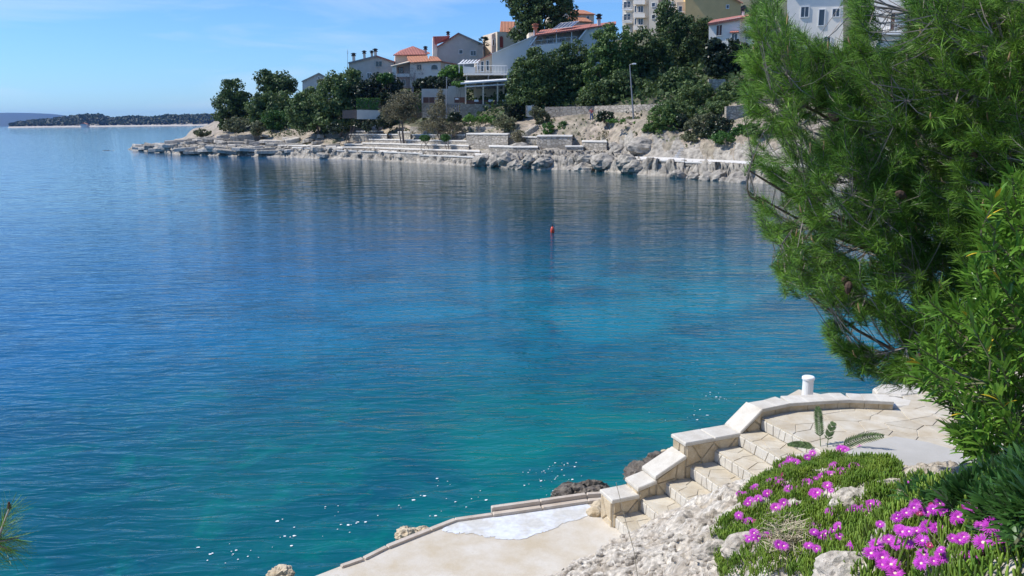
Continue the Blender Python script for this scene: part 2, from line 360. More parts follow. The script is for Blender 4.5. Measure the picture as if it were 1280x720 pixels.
# ------------------------------------------------------------------ sea, seabed, sky-far land
def water():
    V = []; F = []; rings = [0, 3, 8, 16, 30, 60, 120, 250, 500, 1000, 2500, 6000, 11500]; N = 64
    V.append((0, 0, 0))
    for r in rings[1:]:
        for k in range(N): V.append((r * math.cos(2 * math.pi * k / N), r * math.sin(2 * math.pi * k / N), 0))
    for k in range(N): F.append([0, 1 + k, 1 + (k + 1) % N])
    for i in range(len(rings) - 2):
        for k in range(N):
            a = 1 + i * N; b = a + N; F.append([a + k, b + k, b + (k + 1) % N, a + (k + 1) % N])
    m = bpy.data.materials.new('sea_water'); m.use_nodes = True; n = m.node_tree.nodes; l = m.node_tree.links
    b = n['Principled BSDF']; b.inputs['Roughness'].default_value = .04; b.inputs['IOR'].default_value = 1.333; b.inputs['Specular IOR Level'].default_value = .45
    g = n.new('ShaderNodeNewGeometry')
    # depth of the bottom: shallow and green along the near quay, deep blue out in the bay; far-shore teal is painted reflection
    def dist(c, r0, r1, sx=1, sy=1):
        mp = n.new('ShaderNodeMapping'); mp.inputs['Location'].default_value = (-c[0] * sx, -c[1] * sy, 0); mp.inputs['Scale'].default_value = (sx, sy, 1)
        l.new(g.outputs['Position'], mp.inputs[0]); ln = n.new('ShaderNodeVectorMath'); ln.operation = 'LENGTH'; l.new(mp.outputs[0], ln.inputs[0])
        mr = n.new('ShaderNodeMapRange'); mr.interpolation_type = 'SMOOTHSTEP'; mr.inputs[1].default_value = r0; mr.inputs[2].default_value = r1; l.new(ln.outputs['Value'], mr.inputs[0]); return mr.outputs[0]
    def noise(scale, det=3, sx=1, sy=1, rot=0, rough=.5, dis=0):
        mp = n.new('ShaderNodeMapping'); mp.inputs['Scale'].default_value = (sx, sy, 1); mp.inputs['Rotation'].default_value = (0, 0, rot)
        l.new(g.outputs['Position'], mp.inputs[0]); t = n.new('ShaderNodeTexNoise'); t.inputs['Scale'].default_value = scale; t.inputs['Detail'].default_value = det
        t.inputs['Roughness'].default_value = rough; t.inputs['Distortion'].default_value = dis; l.new(mp.outputs[0], t.inputs['Vector']); return t.outputs[0]
    def mixc(f, a, b_):
        x = n.new('ShaderNodeMix'); x.data_type = 'RGBA'
        l.new(f, x.inputs[0])
        for s_, v in ((6, a), (7, b_)):
            if isinstance(v, tuple): x.inputs[s_].default_value = (*v, 1)
            else: l.new(v, x.inputs[s_])
        return x.outputs[2]
    far = mixc(dist((12, 22), 7, 27), (.000, .160, .225), (.000, .090, .215))
    far = mixc(dist((18, 88), 36, 66, .8, 1), (.000, .036, .044), far)  # dark teal paints the trees' reflection under the far shore into the colour
    c = mixc(dist((-1, 8), 5.5, 16, .75, 1), (.000, .072, .098), far)
    c = mixc(dist((2.6, 12.6), 1.0, 8.5, .8, 1.1), (.000, .150, .145), c)
    pr = n.new('ShaderNodeMapRange'); pr.inputs[1].default_value = .42; pr.inputs[2].default_value = .66; pr.inputs[3].default_value = 0; pr.inputs[4].default_value = .7
    l.new(noise(.30, 4, 1, 1, .3, .6, .5), pr.inputs[0])
    c = mixc(pr.outputs[0], c, (.000, .050, .095))
    p2 = n.new('ShaderNodeMapRange'); p2.inputs[1].default_value = .50; p2.inputs[2].default_value = .72; p2.inputs[3].default_value = 0; p2.inputs[4].default_value = .75; l.new(noise(.9, 5, 1, 1, .9, .65, 1.0), p2.inputs[0])
    nearm = n.new('ShaderNodeMath'); nearm.operation = 'SUBTRACT'; nearm.inputs[0].default_value = 1; l.new(dist((0, 11), 3, 13, .7, 1), nearm.inputs[1])
    pm = n.new('ShaderNodeMath'); pm.operation = 'MULTIPLY'; l.new(p2.outputs[0], pm.inputs[0]); l.new(nearm.outputs[0], pm.inputs[1])
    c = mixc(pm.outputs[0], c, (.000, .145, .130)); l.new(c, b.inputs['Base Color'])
    # ripples: wind wavelets of three sizes
    def add(a, b_, k):
        x = n.new('ShaderNodeMath'); x.operation = 'MULTIPLY_ADD'; l.new(b_, x.inputs[0]); x.inputs[1].default_value = k; l.new(a, x.inputs[2]); return x.outputs[0]
    h = n.new('ShaderNodeMath'); h.operation = 'MULTIPLY'; l.new(noise(.35, 2, .6, 1.2, .5), h.inputs[0]); h.inputs[1].default_value = .09
    hh = add(h.outputs[0], noise(1.35, 2, .5, 1.5, .35, .45, .4), .043)
    calm = n.new('ShaderNodeMapRange'); calm.inputs[1].default_value = 0; calm.inputs[2].default_value = 1; calm.inputs[3].default_value = 1; calm.inputs[4].default_value = .12; l.new(dist((0, 0), 24, 80), calm.inputs[0])
    def addv(a, b_, k):
        y = n.new('ShaderNodeMath'); y.operation = 'MULTIPLY'; l.new(b_, y.inputs[0]); l.new(calm.outputs[0], y.inputs[1]); return add(a, y.outputs[0], k)
    hh = addv(hh, noise(2.6, 3, .42, 1.5, .3, .5, .8), .052); hh = addv(hh, noise(8, 2, .7, 1.3, .1, .5), .003)
    bp = n.new('ShaderNodeBump'); bp.inputs['Strength'].default_value = 1; bp.inputs['Distance'].default_value = 1.0
    l.new(hh, bp.inputs['Height']); l.new(bp.outputs[0], b.inputs['Normal'])
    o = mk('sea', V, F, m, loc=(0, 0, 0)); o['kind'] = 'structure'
    o = mk('seabed', [(-11500, -11500, -6), (11500, -11500, -6), (11500, 11500, -6), (-11500, 11500, -6)], [[0, 1, 2, 3]], M_seabed, loc=(0, 0, -6)); o['kind'] = 'structure'
water()
# ------------------------------------------------------------------ far shore terrain
def far_shore():
    cols = np.concatenate([np.arange(150, 1010, 1.4), np.arange(1010, 2200, 8)])
    offs = np.concatenate([np.arange(-4, 0, .5), np.arange(0, 3, .16), np.arange(3, 22, .32), np.arange(22, 60, 2), np.arange(60, 401, 20)])
    V = np.zeros((len(cols), len(offs), 3))
    for i, c in enumerate(cols):
        z = np.interp(offs, offs, [prof_z(c, o) for o in offs]) if False else None
        if c <= PK[0]: z = np.interp(offs, *zip(*PROF[PK[0]]))
        else:
            k = min(np.searchsorted(PK, c, side='right') - 1, len(PK) - 2); a, b = PK[k], PK[k + 1]; t = (c - a) / (b - a); t = t * t * (3 - 2 * t)
            z = (1 - t) * np.interp(offs, *zip(*PROF[a])) + t * np.interp(offs, *zip(*PROF[b]))
        Y = float(shore(c)) + offs
        V[i, :, 0] = (c - 640) / FPX * Y * 1.022; V[i, :, 1] = Y; V[i, :, 2] = z
    P = V.reshape(-1, 3).copy(); O = np.tile(offs, len(cols)); C = np.repeat(cols, len(offs))
    rocky = np.clip(1 - np.abs(O - 2) / 6, 0, 1) + .35 * np.clip((12 - np.abs(O - 9)) / 10, 0, 1) * np.clip((C - 620) / 60, 0, 1)
    rocky = rocky * np.clip((O + 3) / 3, 0, 1) * (1 - .88 * ((C > 788) & (O > .7) & (O < 7.2)))
    n1 = fbm(P * np.array([.55, .55, .55]), 4, True); n2 = fbm(P * 1.9 + 9, 3, True); n3 = fbm(P * .22 + 5, 3)
    P[:, 2] += rocky * (.60 * n1 + .34 * n2 + .16 * fbm(P * 4.3, 2, True)) + .12 * n3 * (O > 0) * np.clip(O / 20, 0, 3)
    P[:, 1] += rocky * (1.0 * fbm(P * np.array([.9, .5, 1.3]) + 31, 3, True) + .35 * fbm(P * 2.6 + 8, 2, True)); P[:, 0] += rocky * .7 * fbm(P * .6 + 77, 3)
    stz = np.clip(1 - O / 9, 0, 1) * (O > 0); P[:, 2] += stz * .16 * np.sin(2 * math.pi * (P[:, 2] + .15 * n3 + .04 * P[:, 0]) / .62 + math.pi)
    nc, no = len(cols), len(offs); idx = np.arange(nc * no).reshape(nc, no)
    F = np.stack([idx[:-1, :-1], idx[1:, :-1], idx[1:, 1:], idx[:-1, 1:]], -1).reshape(-1, 4)
    ks = np.searchsorted(offs, 7.5)
    o = mk('far_shore_ground', P, F, M_rockfar, kind='structure', loc=(0, 100, 0))
    o.data.materials.append(M_bankfar)
    mi = np.zeros((nc - 1, no - 1), np.int32); nn = fbm(np.stack([np.repeat(cols, no) * .12, O * .4, O * 0], 1), 3).reshape(nc, no)[:-1, :-1]
    mi[(offs[None, :-1] + nn * 4) > 9.0] = 1; o.data.materials.append(M_gsoil); mi[((offs[None, :-1] + nn * 3) > 20.5) & (cols[:-1, None] > 300)] = 2
    o.data.polygons.foreach_set('material_index', mi.ravel())
far_shore()
def far_land():
    # low wooded cape
    xs = np.arange(-20, 560, 4.0); offs = np.array([-20, 0, 14, 40, 80, 140, 220, 400, 700]); Yb = 2200
    top = 1.3 * np.interp(xs, [-20, 36, 42, 60, 90, 115, 130, 150, 165, 185, 210, 232, 260, 300, 560], [-3, -3, 3, 8, 12, 17, 20, 20, 12, 17, 13, 18, 17, 20, 24])
    V = []
    for x, t in zip(xs, top):
        hs = [-4, .5 if t > 0 else -4, 3 if t > 0 else -4, t * .35, t * .75, t, t * .9, t * .6, -3]
        for o, h in zip(offs, hs): V.append(((x - 640) / FPX * (Yb + o) * 1.022, Yb + o, h))
    k = len(offs); F = []
    for i in range(len(xs) - 1):
        for j in range(k - 1): F.append([i * k + j, (i + 1) * k + j, (i + 1) * k + j + 1, i * k + j + 1])
    o = mk('far_cape', V, F, M_sand, kind='structure')
    P = []; N = []
    for _ in range(15000):
        x = random.uniform(38, 330); t = np.interp(x, xs, top); o_ = random.uniform(16, 200)
        h = np.interp(o_, offs, [-4, .5, 3, t * .35, t * .75, t, t * .9, t * .6, -3])
        if t < 2: continue
        lump = 1 + 3 * abs(math.sin(x * 1.3 + o_ * .05)) + 2 * vnoise(np.array([[x * .35, o_ * .03, 0]]))[0]
        P.append(((x - 640) / FPX * (Yb + o_) * 1.022, Yb + o_, max(2, h + random.uniform(-1, 1) * 2 + lump + 4 * random.random())))
        N.append((random.gauss(-.2, .6), random.gauss(-.4, .5), random.gauss(.6, .5)))
    V, F = cards(np.array(P), np.array(N), rng.uniform(3.5, 7.5, len(P)))
    mk('far_cape_wood', V, F, M_distant, kind='stuff')
    # small pale house on the cape
    r = thing('beach_house', wpos(130, 2205, 3), 'tiny pale house with orange roof on the shore of the wooded cape', 'house')
    for nm, mm, pts in (('wall', M_plw, None), ('roof', M_tile, None)):
        g = G(); c = wpos(130, 2205, 3)
        if nm == 'wall': g.box(c - (8, 4, 3), c + (8, 4, 4))
        else: g.prism([c + (-10, -6, 4.1), c + (10, -6, 4.1), c + (0, -6, 8)], (0, 12, 0))
        g.mk(nm, mm, r)
    # distant blue hill
    xs = np.arange(-900, 300, 10.0); Y0 = 7000
    t = np.interp(xs, [-900, -300, -40, 0, 40, 70, 90, 108, 118, 140, 200, 300], [80, 110, 128, 134, 138, 130, 120, 104, 88, 62, 20, -10])
    V = []; F = []; offs = np.linspace(0, 1, 9)
    for i, (x, h) in enumerate(zip(xs, t)):
        for q in offs:
            Y = Y0 + q * 2500; hh = h * math.sin(min(q * 1.5, 1) * math.pi / 2) if q < .7 else h * (1 - (q - .7) / .5)
            V.append(((x - 640) / FPX * Y * 1.022, Y, hh * (1 + .06 * vnoise(np.array([[x * .03, q * 6, 1]]))[0]) - 2))
    k = 9
    for i in range(len(xs) - 1):
        for j in range(k - 1): F.append([i * k + j, (i + 1) * k + j, (i + 1) * k + j + 1, i * k + j + 1])
    mk('distant_hill', V, F, M_hill, kind='structure', smooth=True)
def cards(P, N, size, aspect=1.0):
    """one small quad per point, facing N"""
    n = len(P); N = N / (np.linalg.norm(N, axis=1)[:, None] + 1e-9)
    A = np.cross(N, rng.normal(size=(n, 3))); A /= np.linalg.norm(A, axis=1)[:, None] + 1e-9; B = np.cross(N, A)
    s = np.broadcast_to(size, n)[:, None] / 2
    V = np.stack([P - A * s - B * s * aspect * .6, P + A * s * .7 - B * s * aspect, P + A * s + B * s * aspect * .5, P - A * s * .6 + B * s * aspect], 1).reshape(-1, 3)
    return V, np.arange(4 * n).reshape(n, 4)
far_land()
# ------------------------------------------------------------------ far vegetation
def crown_pts(lobes, Y, nclump, nleaf, crad, depth=1.0, flat=.8, shell=.55):
    P = []; N = []; px = Y / FPX * 1.03
    w = np.array([l_[2] * l_[3] for l_ in lobes], float); w /= w.sum()
    for l_, ww in zip(lobes, w):
        c = on_Y(l_[0], l_[1], Y + (l_[4] if len(l_) > 4 else 0)); R = np.array([l_[2] * px, l_[2] * px * depth, l_[3] * px])
        k = max(3, int(nclump * ww))
        d = rng.normal(size=(k, 3)); d /= np.linalg.norm(d, axis=1)[:, None]
        rr = rng.uniform(shell, 1.0, k) ** .6
        cc = c + d * rr[:, None] * R
        for q in cc:
            cr_c = crad * rng.uniform(.6, 1.3)
            e = rng.normal(size=(nleaf, 3)); e /= np.linalg.norm(e, axis=1)[:, None]
            pos = q + e * cr_c * np.array([1, 1, flat]) * rng.uniform(.55, 1.05, nleaf)[:, None]
            P.append(pos); N.append(e + rng.normal(size=(nleaf, 3)) * .45)
    return np.concatenate(P), np.concatenate(N)
def tree(name, label, cat, lobes, Y, m, base, nclump=90, nleaf=45, crad=.8, leaf=.32, group=None, trunk=.25, depth=1.0, shell=.4, trunkmat=None, stems=1, aspect=1.0):
    bz = gz(base[0], Y) if len(base) < 2 else on_Y(base[0], base[1], Y)[2]
    bp = on_Y(base[0], 150, Y); bp[2] = min(bz, gz(base[0], Y) + .3) if len(base) > 1 else bz
    r = thing(name, bp, label, cat, group)
    if Y > 110 and crad > .65: lobes = [(l_[0], l_[1] + .8, l_[2] * 1.14, l_[3] * 1.14) for l_ in lobes]; nclump = int(nclump * 1.3); leaf *= .86
    P, N = crown_pts(lobes, Y, nclump, nleaf, crad, depth, shell=shell)
    V, F = cards(P, N, leaf * rng.uniform(.6, 1.4, len(P)), aspect)
    g = G(); cs = [on_Y(l_[0], l_[1], Y) for l_ in lobes]
    ctr = np.mean(cs, 0)
    for s_ in range(stems):
        b0 = bp + np.array([random.uniform(-.5, .5), random.uniform(-.4, .4), -.3]) * (stems > 1) + (0, 0, -.3)
        mid = b0 * .5 + ctr * .5 + np.array([random.uniform(-.5, .5), 0, 0]); g.tube([b0, mid, ctr + (random.uniform(-1, 1) * (stems > 1), 0, 0)], [trunk, trunk * .75, trunk * .4], 7)
    for c in cs:
        st = bp * .45 + ctr * .55; g.tube([st, (st + c) / 2 + (0, 0, .3), c + (0, 0, .3)], [trunk * .5, trunk * .35, trunk * .12], 5)
        for _ in range(3):
            e = c + rng.normal(size=3) * (.9 if len(lobes) > 1 else 1.3); g.tube([st * .4 + c * .6, e], [trunk * .22, trunk * .08], 4)
    g.mk('trunk', trunkmat or M_bark, r)
    mk('crown', V, F, m, r, kind='stuff')
    return r
def shrub(label, lobes, Y, m, base, **kw):
    kw.setdefault('nclump', 40); kw.setdefault('nleaf', 40); kw.setdefault('crad', .4); kw.setdefault('leaf', .2); kw.setdefault('trunk', .06); kw.setdefault('stems', 3)
    return tree(kw.pop('name', 'shrub'), label, kw.pop('cat', 'shrub'), lobes, Y, m, base, **kw)
tree('pine_tree', 'dark rounded pine leftmost on the headland, beside the open sea', 'tree', [(293, 114, 14, 14), (286, 132, 15, 14), (301, 136, 14, 17), (290, 148, 17, 12)], 172, M_pineA, (294, 164), nclump=150, nleaf=50, crad=1.1, leaf=.42)
tree('pine_tree', 'dark flat-topped pine rising over lighter bushes on the headland', 'tree', [(332, 99, 9, 10), (346, 106, 17, 13), (358, 106, 9, 9), (343, 118, 12, 9)], 176, M_pineA, (342, 150), nclump=100, nleaf=50, crad=1.1, leaf=.42)
tree('bushy_tree', 'mid green bushy tree below the flat-topped pine', 'tree', [(325, 132, 13, 15), (345, 130, 17, 15), (338, 146, 24, 12)], 168, M_pineB, (336, 163), nclump=150, nleaf=50, crad=1.0, leaf=.4)
shrub('bright green ivy-like bush at the foot of the bushy tree on the headland', [(345, 150, 14, 11)], 163, M_hedge, (345, 163), nclump=60, crad=.7, leaf=.3, name='bush', cat='bush')
tree('pine_tree', 'broad green pine in front of the small pale gabled house', 'tree', [(386, 125, 17, 13), (377, 143, 14, 15), (399, 148, 19, 15), (392, 135, 20, 20)], 150, M_pineB, (398, 165), nclump=170, nleaf=50, crad=.9, leaf=.36)
tree('pine_tree', 'tall green pine left of the house with four chimneys', 'tree', [(428, 104, 16, 13), (442, 96, 9, 9), (418, 122, 22, 18), (441, 125, 16, 18), (420, 145, 20, 13)], 146, M_pineB, (423, 162), nclump=230, nleaf=50, crad=.9, leaf=.36)
shrub('yellowish bush peeking out beside the small pale gabled house', [(404, 107, 5, 7)], 156, M_olive, (404, 120), name='bush', cat='bush', crad=.5, leaf=.25)
shrub('pale olive shrub at the foot of the leftmost pine', [(297, 155, 13, 9), (287, 158, 8, 7)], 160, M_olive, (296, 166), crad=.6, leaf=.25, nclump=60)
shrub('small olive shrub between rock slabs of the headland', [(322, 160, 8, 8)], 158, M_olive, (322, 168), crad=.5, leaf=.24)
shrub('low olive scrub at the seaward tip of the headland', [(253, 166, 10, 4)], 172, M_olive, (253, 170), crad=.4, leaf=.24)
shrub('dark shrub with spiky leaves under the house with four chimneys', [(470, 108, 18, 12), (486, 104, 14, 9)], 147, M_broad, (474, 124), name='bush', cat='bush', nclump=110, crad=.7, leaf=.34)
shrub('bright clipped bush right of the house with four chimneys', [(482, 98, 8, 6)], 143, M_hedge, (482, 108), name='bush', cat='bush', crad=.5, leaf=.26)
shrub('dark laurel bush left of the stone terraces', [(452, 120, 12, 14), (486, 120, 12, 14)], 144, M_broad, (452, 138), name='bush', cat='bush', nclump=80, crad=.7, leaf=.34)
def box_hedge(label, x0, x1, y0, y1, Y, m, dep=1.2):
    a = on_Y(x0, y1, Y); b = on_Y(x1, y0, Y); a[2], b[2] = min(a[2], b[2]), max(a[2], b[2]); n = int(260 * (b[0] - a[0]))
    P = []; N = []
    for _ in range(n):
        f = random.random(); p = [random.uniform(a[0], b[0]), Y + random.uniform(0, dep), random.uniform(a[2], b[2])]; q = [random.gauss(0, .4) for _ in range(3)]
        if f < .45: p[2] = b[2] + random.gauss(0, .05); q[2] += 1
        elif f < .9: p[1] = Y + random.gauss(0, .05); q[1] -= 1
        else: p[0] = a[0]; q[0] -= 1
        P.append(p); N.append(q)
    r = thing('hedge', ((a[0] + b[0]) / 2, Y, a[2]), label, 'hedge'); V, F = cards(np.array(P), np.array(N), .2)
    mk('foliage', V, F, m, r, kind='stuff'); g = G(); g.box((a[0] + .1, Y + .12, a[2] - .6), (b[0] - .1, Y + dep - .1, b[2] - .15)); g.mk('woody_core', M_bark, r)
box_hedge('bright clipped box hedge above the shaded garden wall', 446, 474, 123, 137, 138, M_hedge)
box_hedge('tall narrow clipped hedge behind the pale tamarisk tree', 516, 529, 117, 141, 137, M_hedge)
tree('tamarisk_tree', 'large pale greyish tamarisk tree above the stone terraces', 'tree', [(498, 130, 17, 15), (512, 124, 14, 12), (488, 142, 12, 11), (510, 143, 16, 11)], 130, M_tam, (503, 158), nclump=260, nleaf=26, crad=.55, leaf=.17, shell=.1, stems=3, trunk=.12)
tree('tamarisk_tree', 'feathery pale tamarisk standing on the upper stone terrace', 'tree', [(548, 140, 12, 14), (540, 158, 20, 10), (560, 160, 18, 10)], 124, M_tam, (548, 170), nclump=200, nleaf=24, crad=.5, leaf=.16, shell=.1, stems=4, trunk=.1)
shrub('narrow pale tamarisk against the grey garden wall', [(551, 128, 6, 16)], 128, M_tam, (551, 146), nclump=70, nleaf=24, crad=.4, leaf=.16, shell=.1, name='tamarisk_tree', cat='tree')
shrub('small dark shrub rooted in the terrace wall, left one', [(531, 172, 5, 3.4)], 121.5, M_hedge, (531, 175), crad=.3, leaf=.14)
shrub('small dark shrub rooted in the terrace wall, right one', [(557, 172, 5, 3.4)], 119, M_hedge, (557, 175), crad=.3, leaf=.14)
tree('bare_tree', 'leafless pale pinkish tree in front of the arched beige house', 'tree', [(519, 90, 13, 12), (508, 97, 10, 8)], 150, M_greyb, (517, 112), nclump=90, nleaf=10, crad=.6, leaf=.22, shell=.1, trunkmat=M_greyb, stems=2, trunk=.14, aspect=.25)
shrub('bright green leafy bush left of the white balcony', [(566, 90, 12, 7), (558, 95, 9, 6)], 142, M_bright, (566, 104), name='bush', cat='bush', nclump=90, crad=.5, leaf=.28)
shrub('dark green hedge-like bush below the bright bush, behind the grey wall', [(545, 103, 17, 7), (528, 105, 12, 6), (566, 104, 14, 6)], 139, M_broad, (545, 112), name='bush', cat='bush', nclump=110, crad=.5, leaf=.28)
shrub('lime green creeper spilling over the left end of the canopy', [(575, 105, 9, 2.5)], 131.5, M_bright, (575, 109), name='creeper', cat='creeper', crad=.3, leaf=.2, trunk=.03)
tree('pine_tree', 'very tall dark pine crown rising above the white terraced house', 'tree', [(660, 8, 20, 14), (690, 4, 22, 15), (650, -6, 16, 12), (676, 26, 24, 18), (706, 16, 12, 14), (655, 40, 14, 10), (676, -14, 20, 12)], 152, M_pineA, (676, 62), nclump=330, nleaf=50, crad=.9, leaf=.36, trunk=.4)
M1 = dict(nclump=230, nleaf=50, crad=.75, leaf=.3)
tree('pine_tree', 'green pine directly right of the white canopy, above the stone wall', 'tree', [(655, 88, 14, 12), (650, 106, 14, 13), (668, 112, 18, 18), (672, 84, 14, 20), (660, 124, 22, 9)], 122, M_pineB, (666, 140), **M1)
tree('pine_tree', 'dark pine before the blue-grey slanted house wall', 'tree', [(700, 76, 15, 15), (716, 66, 14, 13), (694, 104, 18, 22), (718, 96, 18, 24), (706, 122, 24, 12), (700, 131, 26, 6)], 124, M_pineA, (704, 142), **M1)
tree('pine_tree', 'broad sunlit pine left of the street lamp, below the apartment block', 'tree', [(766, 56, 22, 22), (748, 82, 18, 24), (774, 92, 20, 22), (742, 112, 22, 16), (765, 118, 24, 14), (755, 130, 26, 7)], 122, M_pineC, (752, 142), nclump=340, nleaf=50, crad=.75, leaf=.3)
tree('pine_tree', 'large dark pine right of the street lamp', 'tree', [(806, 62, 20, 22), (822, 78, 18, 24), (800, 98, 22, 22), (830, 108, 20, 18), (812, 126, 30, 14), (790, 76, 14, 18)], 124, M_pineA, (812, 140), nclump=330, nleaf=50, crad=.75, leaf=.3)
tree('cypress_like_tree', 'tall dark tree rising in front of the yellow house', 'tree', [(832, 16, 9, 14), (842, 34, 16, 18), (862, 44, 18, 18), (880, 40, 10, 16), (850, 66, 26, 20), (868, 84, 22, 16)], 128, M_pineA, (852, 122), nclump=330, nleaf=50, crad=.75, leaf=.3)
tree('broadleaf_tree', 'glossy dark broadleaf tree below the white house with brown shutters', 'tree', [(893, 70, 10, 20), (912, 66, 14, 14), (926, 76, 12, 20), (898, 84, 14, 14)], 112, M_broad, (905, 106), nclump=240, nleaf=40, crad=.5, leaf=.3, trunk=.18)
tree('pine_tree', 'low spreading dark pine filling the bank behind the street lamp', 'tree', [(756, 118, 26, 13), (788, 114, 24, 14), (772, 104, 20, 12), (738, 124, 20, 8)], 117, M_pineA, (770, 136), nclump=200, nleaf=50, crad=.75, leaf=.3)
tree('pine_tree', 'low dark pine below the tall tree, left of the grey-green shrub', 'tree', [(836, 112, 20, 14), (850, 102, 20, 14), (822, 120, 18, 11)], 114, M_pineA, (838, 134), nclump=170, nleaf=50, crad=.75, leaf=.3)
shrub('round grey-green shrub behind the green broom bush', [(870, 118, 20, 16), (858, 130, 14, 10)], 104, M_olive if False else M_pineB, (870, 140), nclump=130, crad=.5, leaf=.2)
shrub('blue-green shrub beside the short stone wall', [(912, 116, 16, 12), (900, 130, 14, 9)], 101, M_pineB, (908, 138), nclump=110, crad=.45, leaf=.2)
shrub('green broom bush on the slope right of the street lamp', [(828, 146, 18, 14), (818, 164, 16, 14), (838, 158, 16, 14)], 97, M_pineC, (828, 178), nclump=200, crad=.42, leaf=.17, name='bush', cat='bush')
shrub('olive green bush above the stone stairs', [(882, 156, 16, 16), (866, 164, 12, 14), (872, 172, 20, 9)], 93, M_olive, (878, 178), nclump=170, crad=.42, leaf=.18, name='bush', cat='bush')
shrub('dark bush in shade between the two bushes at the stairs', [(852, 160, 10, 16)], 96, M_broad, (852, 178), nclump=90, crad=.4, leaf=.18, name='bush', cat='bush')
shrub('low green shrubs right of the stone stairs on the rocks', [(905, 172, 18, 6), (925, 166, 10, 9)], 88, M_hedge, (908, 180), nclump=90, crad=.35, leaf=.15)
shrub('bright shrub below the pine behind the near pine branches', [(950, 165, 20, 12), (985, 180, 18, 8)], 86, M_pineC, (960, 180), nclump=120, crad=.4, leaf=.17)
shrub('dark green bush at the right end of the pale rubble wall', [(638, 138, 10, 8), (648, 136, 9, 9), (642, 146, 14, 6)], 121, M_broad, (642, 152), nclump=100, crad=.4, leaf=.18, name='bush', cat='bush')
shrub('olive bush below the pale blue door', [(672, 140, 9, 7), (678, 150, 9, 9)], 116, M_olive, (675, 160), nclump=70, crad=.35, leaf=.16, name='bush', cat='bush')
shrub('fresh green plants along the foot of the pale rubble wall', [(588, 148, 10, 4), (604, 148, 10, 4), (618, 150, 9, 5)], 122, M_bright, (600, 152), nclump=80, crad=.3, leaf=.15, name='low_plant', cat='plant')
shrub('dark bush at the foot of the small gate', [(568, 146, 8, 5)], 123, M_broad, (568, 151), nclump=50, crad=.3, leaf=.16, name='bush', cat='bush')
shrub('olive trailing bush over the tan retaining wall', [(630, 152, 14, 8), (640, 163, 10, 6)], 117, M_olive, (632, 162), nclump=90, crad=.35, leaf=.15, name='bush', cat='bush')
shrub('ivy curtain hanging left of the bare scree slope', [(703, 160, 6, 8), (684, 160, 8, 8)], 111, M_hedge, (700, 168), nclump=60, crad=.3, leaf=.14, name='ivy', cat='ivy')
shrub('thin straw-green bush between the two masonry blocks', [(648, 172, 9, 9)], 110, M_tam, (648, 182), nclump=70, nleaf=20, crad=.35, leaf=.12, shell=.1)
shrub('thin pale bush halfway down the scree slope', [(757, 172, 10, 9), (766, 178, 8, 5)], 104, M_tam, (758, 182), nclump=60, nleaf=18, crad=.35, leaf=.12, shell=.1)
shrub('grass tuft on the path edge near the street lamp', [(798, 154, 7, 2), (770, 151, 12, 1.4)], 101, M_bright, (798, 156), nclump=30, crad=.2, leaf=.12, name='grass_tuft', cat='grass')
shrub('shady bush behind the walking person', [(757, 146, 10, 7)], 105, M_broad, (757, 153), nclump=60, crad=.3, leaf=.15, name='bush', cat='bush')
shrub('garden shrubs beneath the terrace of the shaded garden wall', [(424, 160, 14, 6), (455, 153, 12, 6)], 140, M_broad, (430, 166), nclump=70, crad=.45, leaf=.22)
shrub('grey-green bush filling the bank between the broom bush and the short wall', [(852, 142, 18, 12), (838, 136, 14, 10), (866, 148, 12, 10)], 99, M_pineB, (850, 160), nclump=150, crad=.45, leaf=.18, name='bush', cat='bush')
shrub('dark bush below the broken stone wall', [(900, 158, 16, 12), (915, 166, 16, 10), (892, 168, 12, 9)], 91, M_broad, (905, 178), nclump=140, crad=.42, leaf=.17, name='bush', cat='bush')
shrub('mid green bush left of the broken stone wall', [(888, 142, 16, 10), (902, 136, 12, 8)], 97, M_pineB, (892, 155), nclump=110, crad=.42, leaf=.17, name='bush', cat='bush')
shrub('low olive shrub on the rocks at the left foot of the broom bush', [(812, 176, 10, 6)], 97, M_olive, (812, 183), nclump=50, crad=.32, leaf=.14)
shrub('dense shrub between the brown garden wall and the upper terrace', [(480, 152, 14, 7), (462, 158, 10, 5)], 138, M_broad, (478, 160), nclump=70, crad=.45, leaf=.2)
def scrub_stuff():
    P = []
    for _ in range(15000):
        px = random.uniform(330, 1000); off = random.uniform(20.5, 60)
        Y = float(shore(px)) + off; P.append(wpos(px, Y, gz(px, Y) + random.uniform(0, 1.3)))
    V, F = cards(np.array(P), rng.normal(size=(len(P), 3)) + (0, -.3, .8), rng.uniform(.25, .7, len(P)))
    mk('garden_undergrowth', V, F, M_pineA, kind='stuff')
    P = []
    for _ in range(5000):
        px = random.uniform(350, 930); off = random.choice([random.uniform(15, 20), random.uniform(9, 20)])
        Y = float(shore(px)) + off
        if vnoise(np.array([[px * .07, off * .3, 0]]))[0] < .15: continue
        P.append(wpos(px, Y, gz(px, Y) + random.uniform(0, .3)))
    V, F = cards(np.array(P), rng.normal(size=(len(P), 3)) + (0, -.5, .4), rng.uniform(.15, .4, len(P)))
    mk('slope_weeds', V, F, M_olive, kind='stuff')
scrub_stuff()
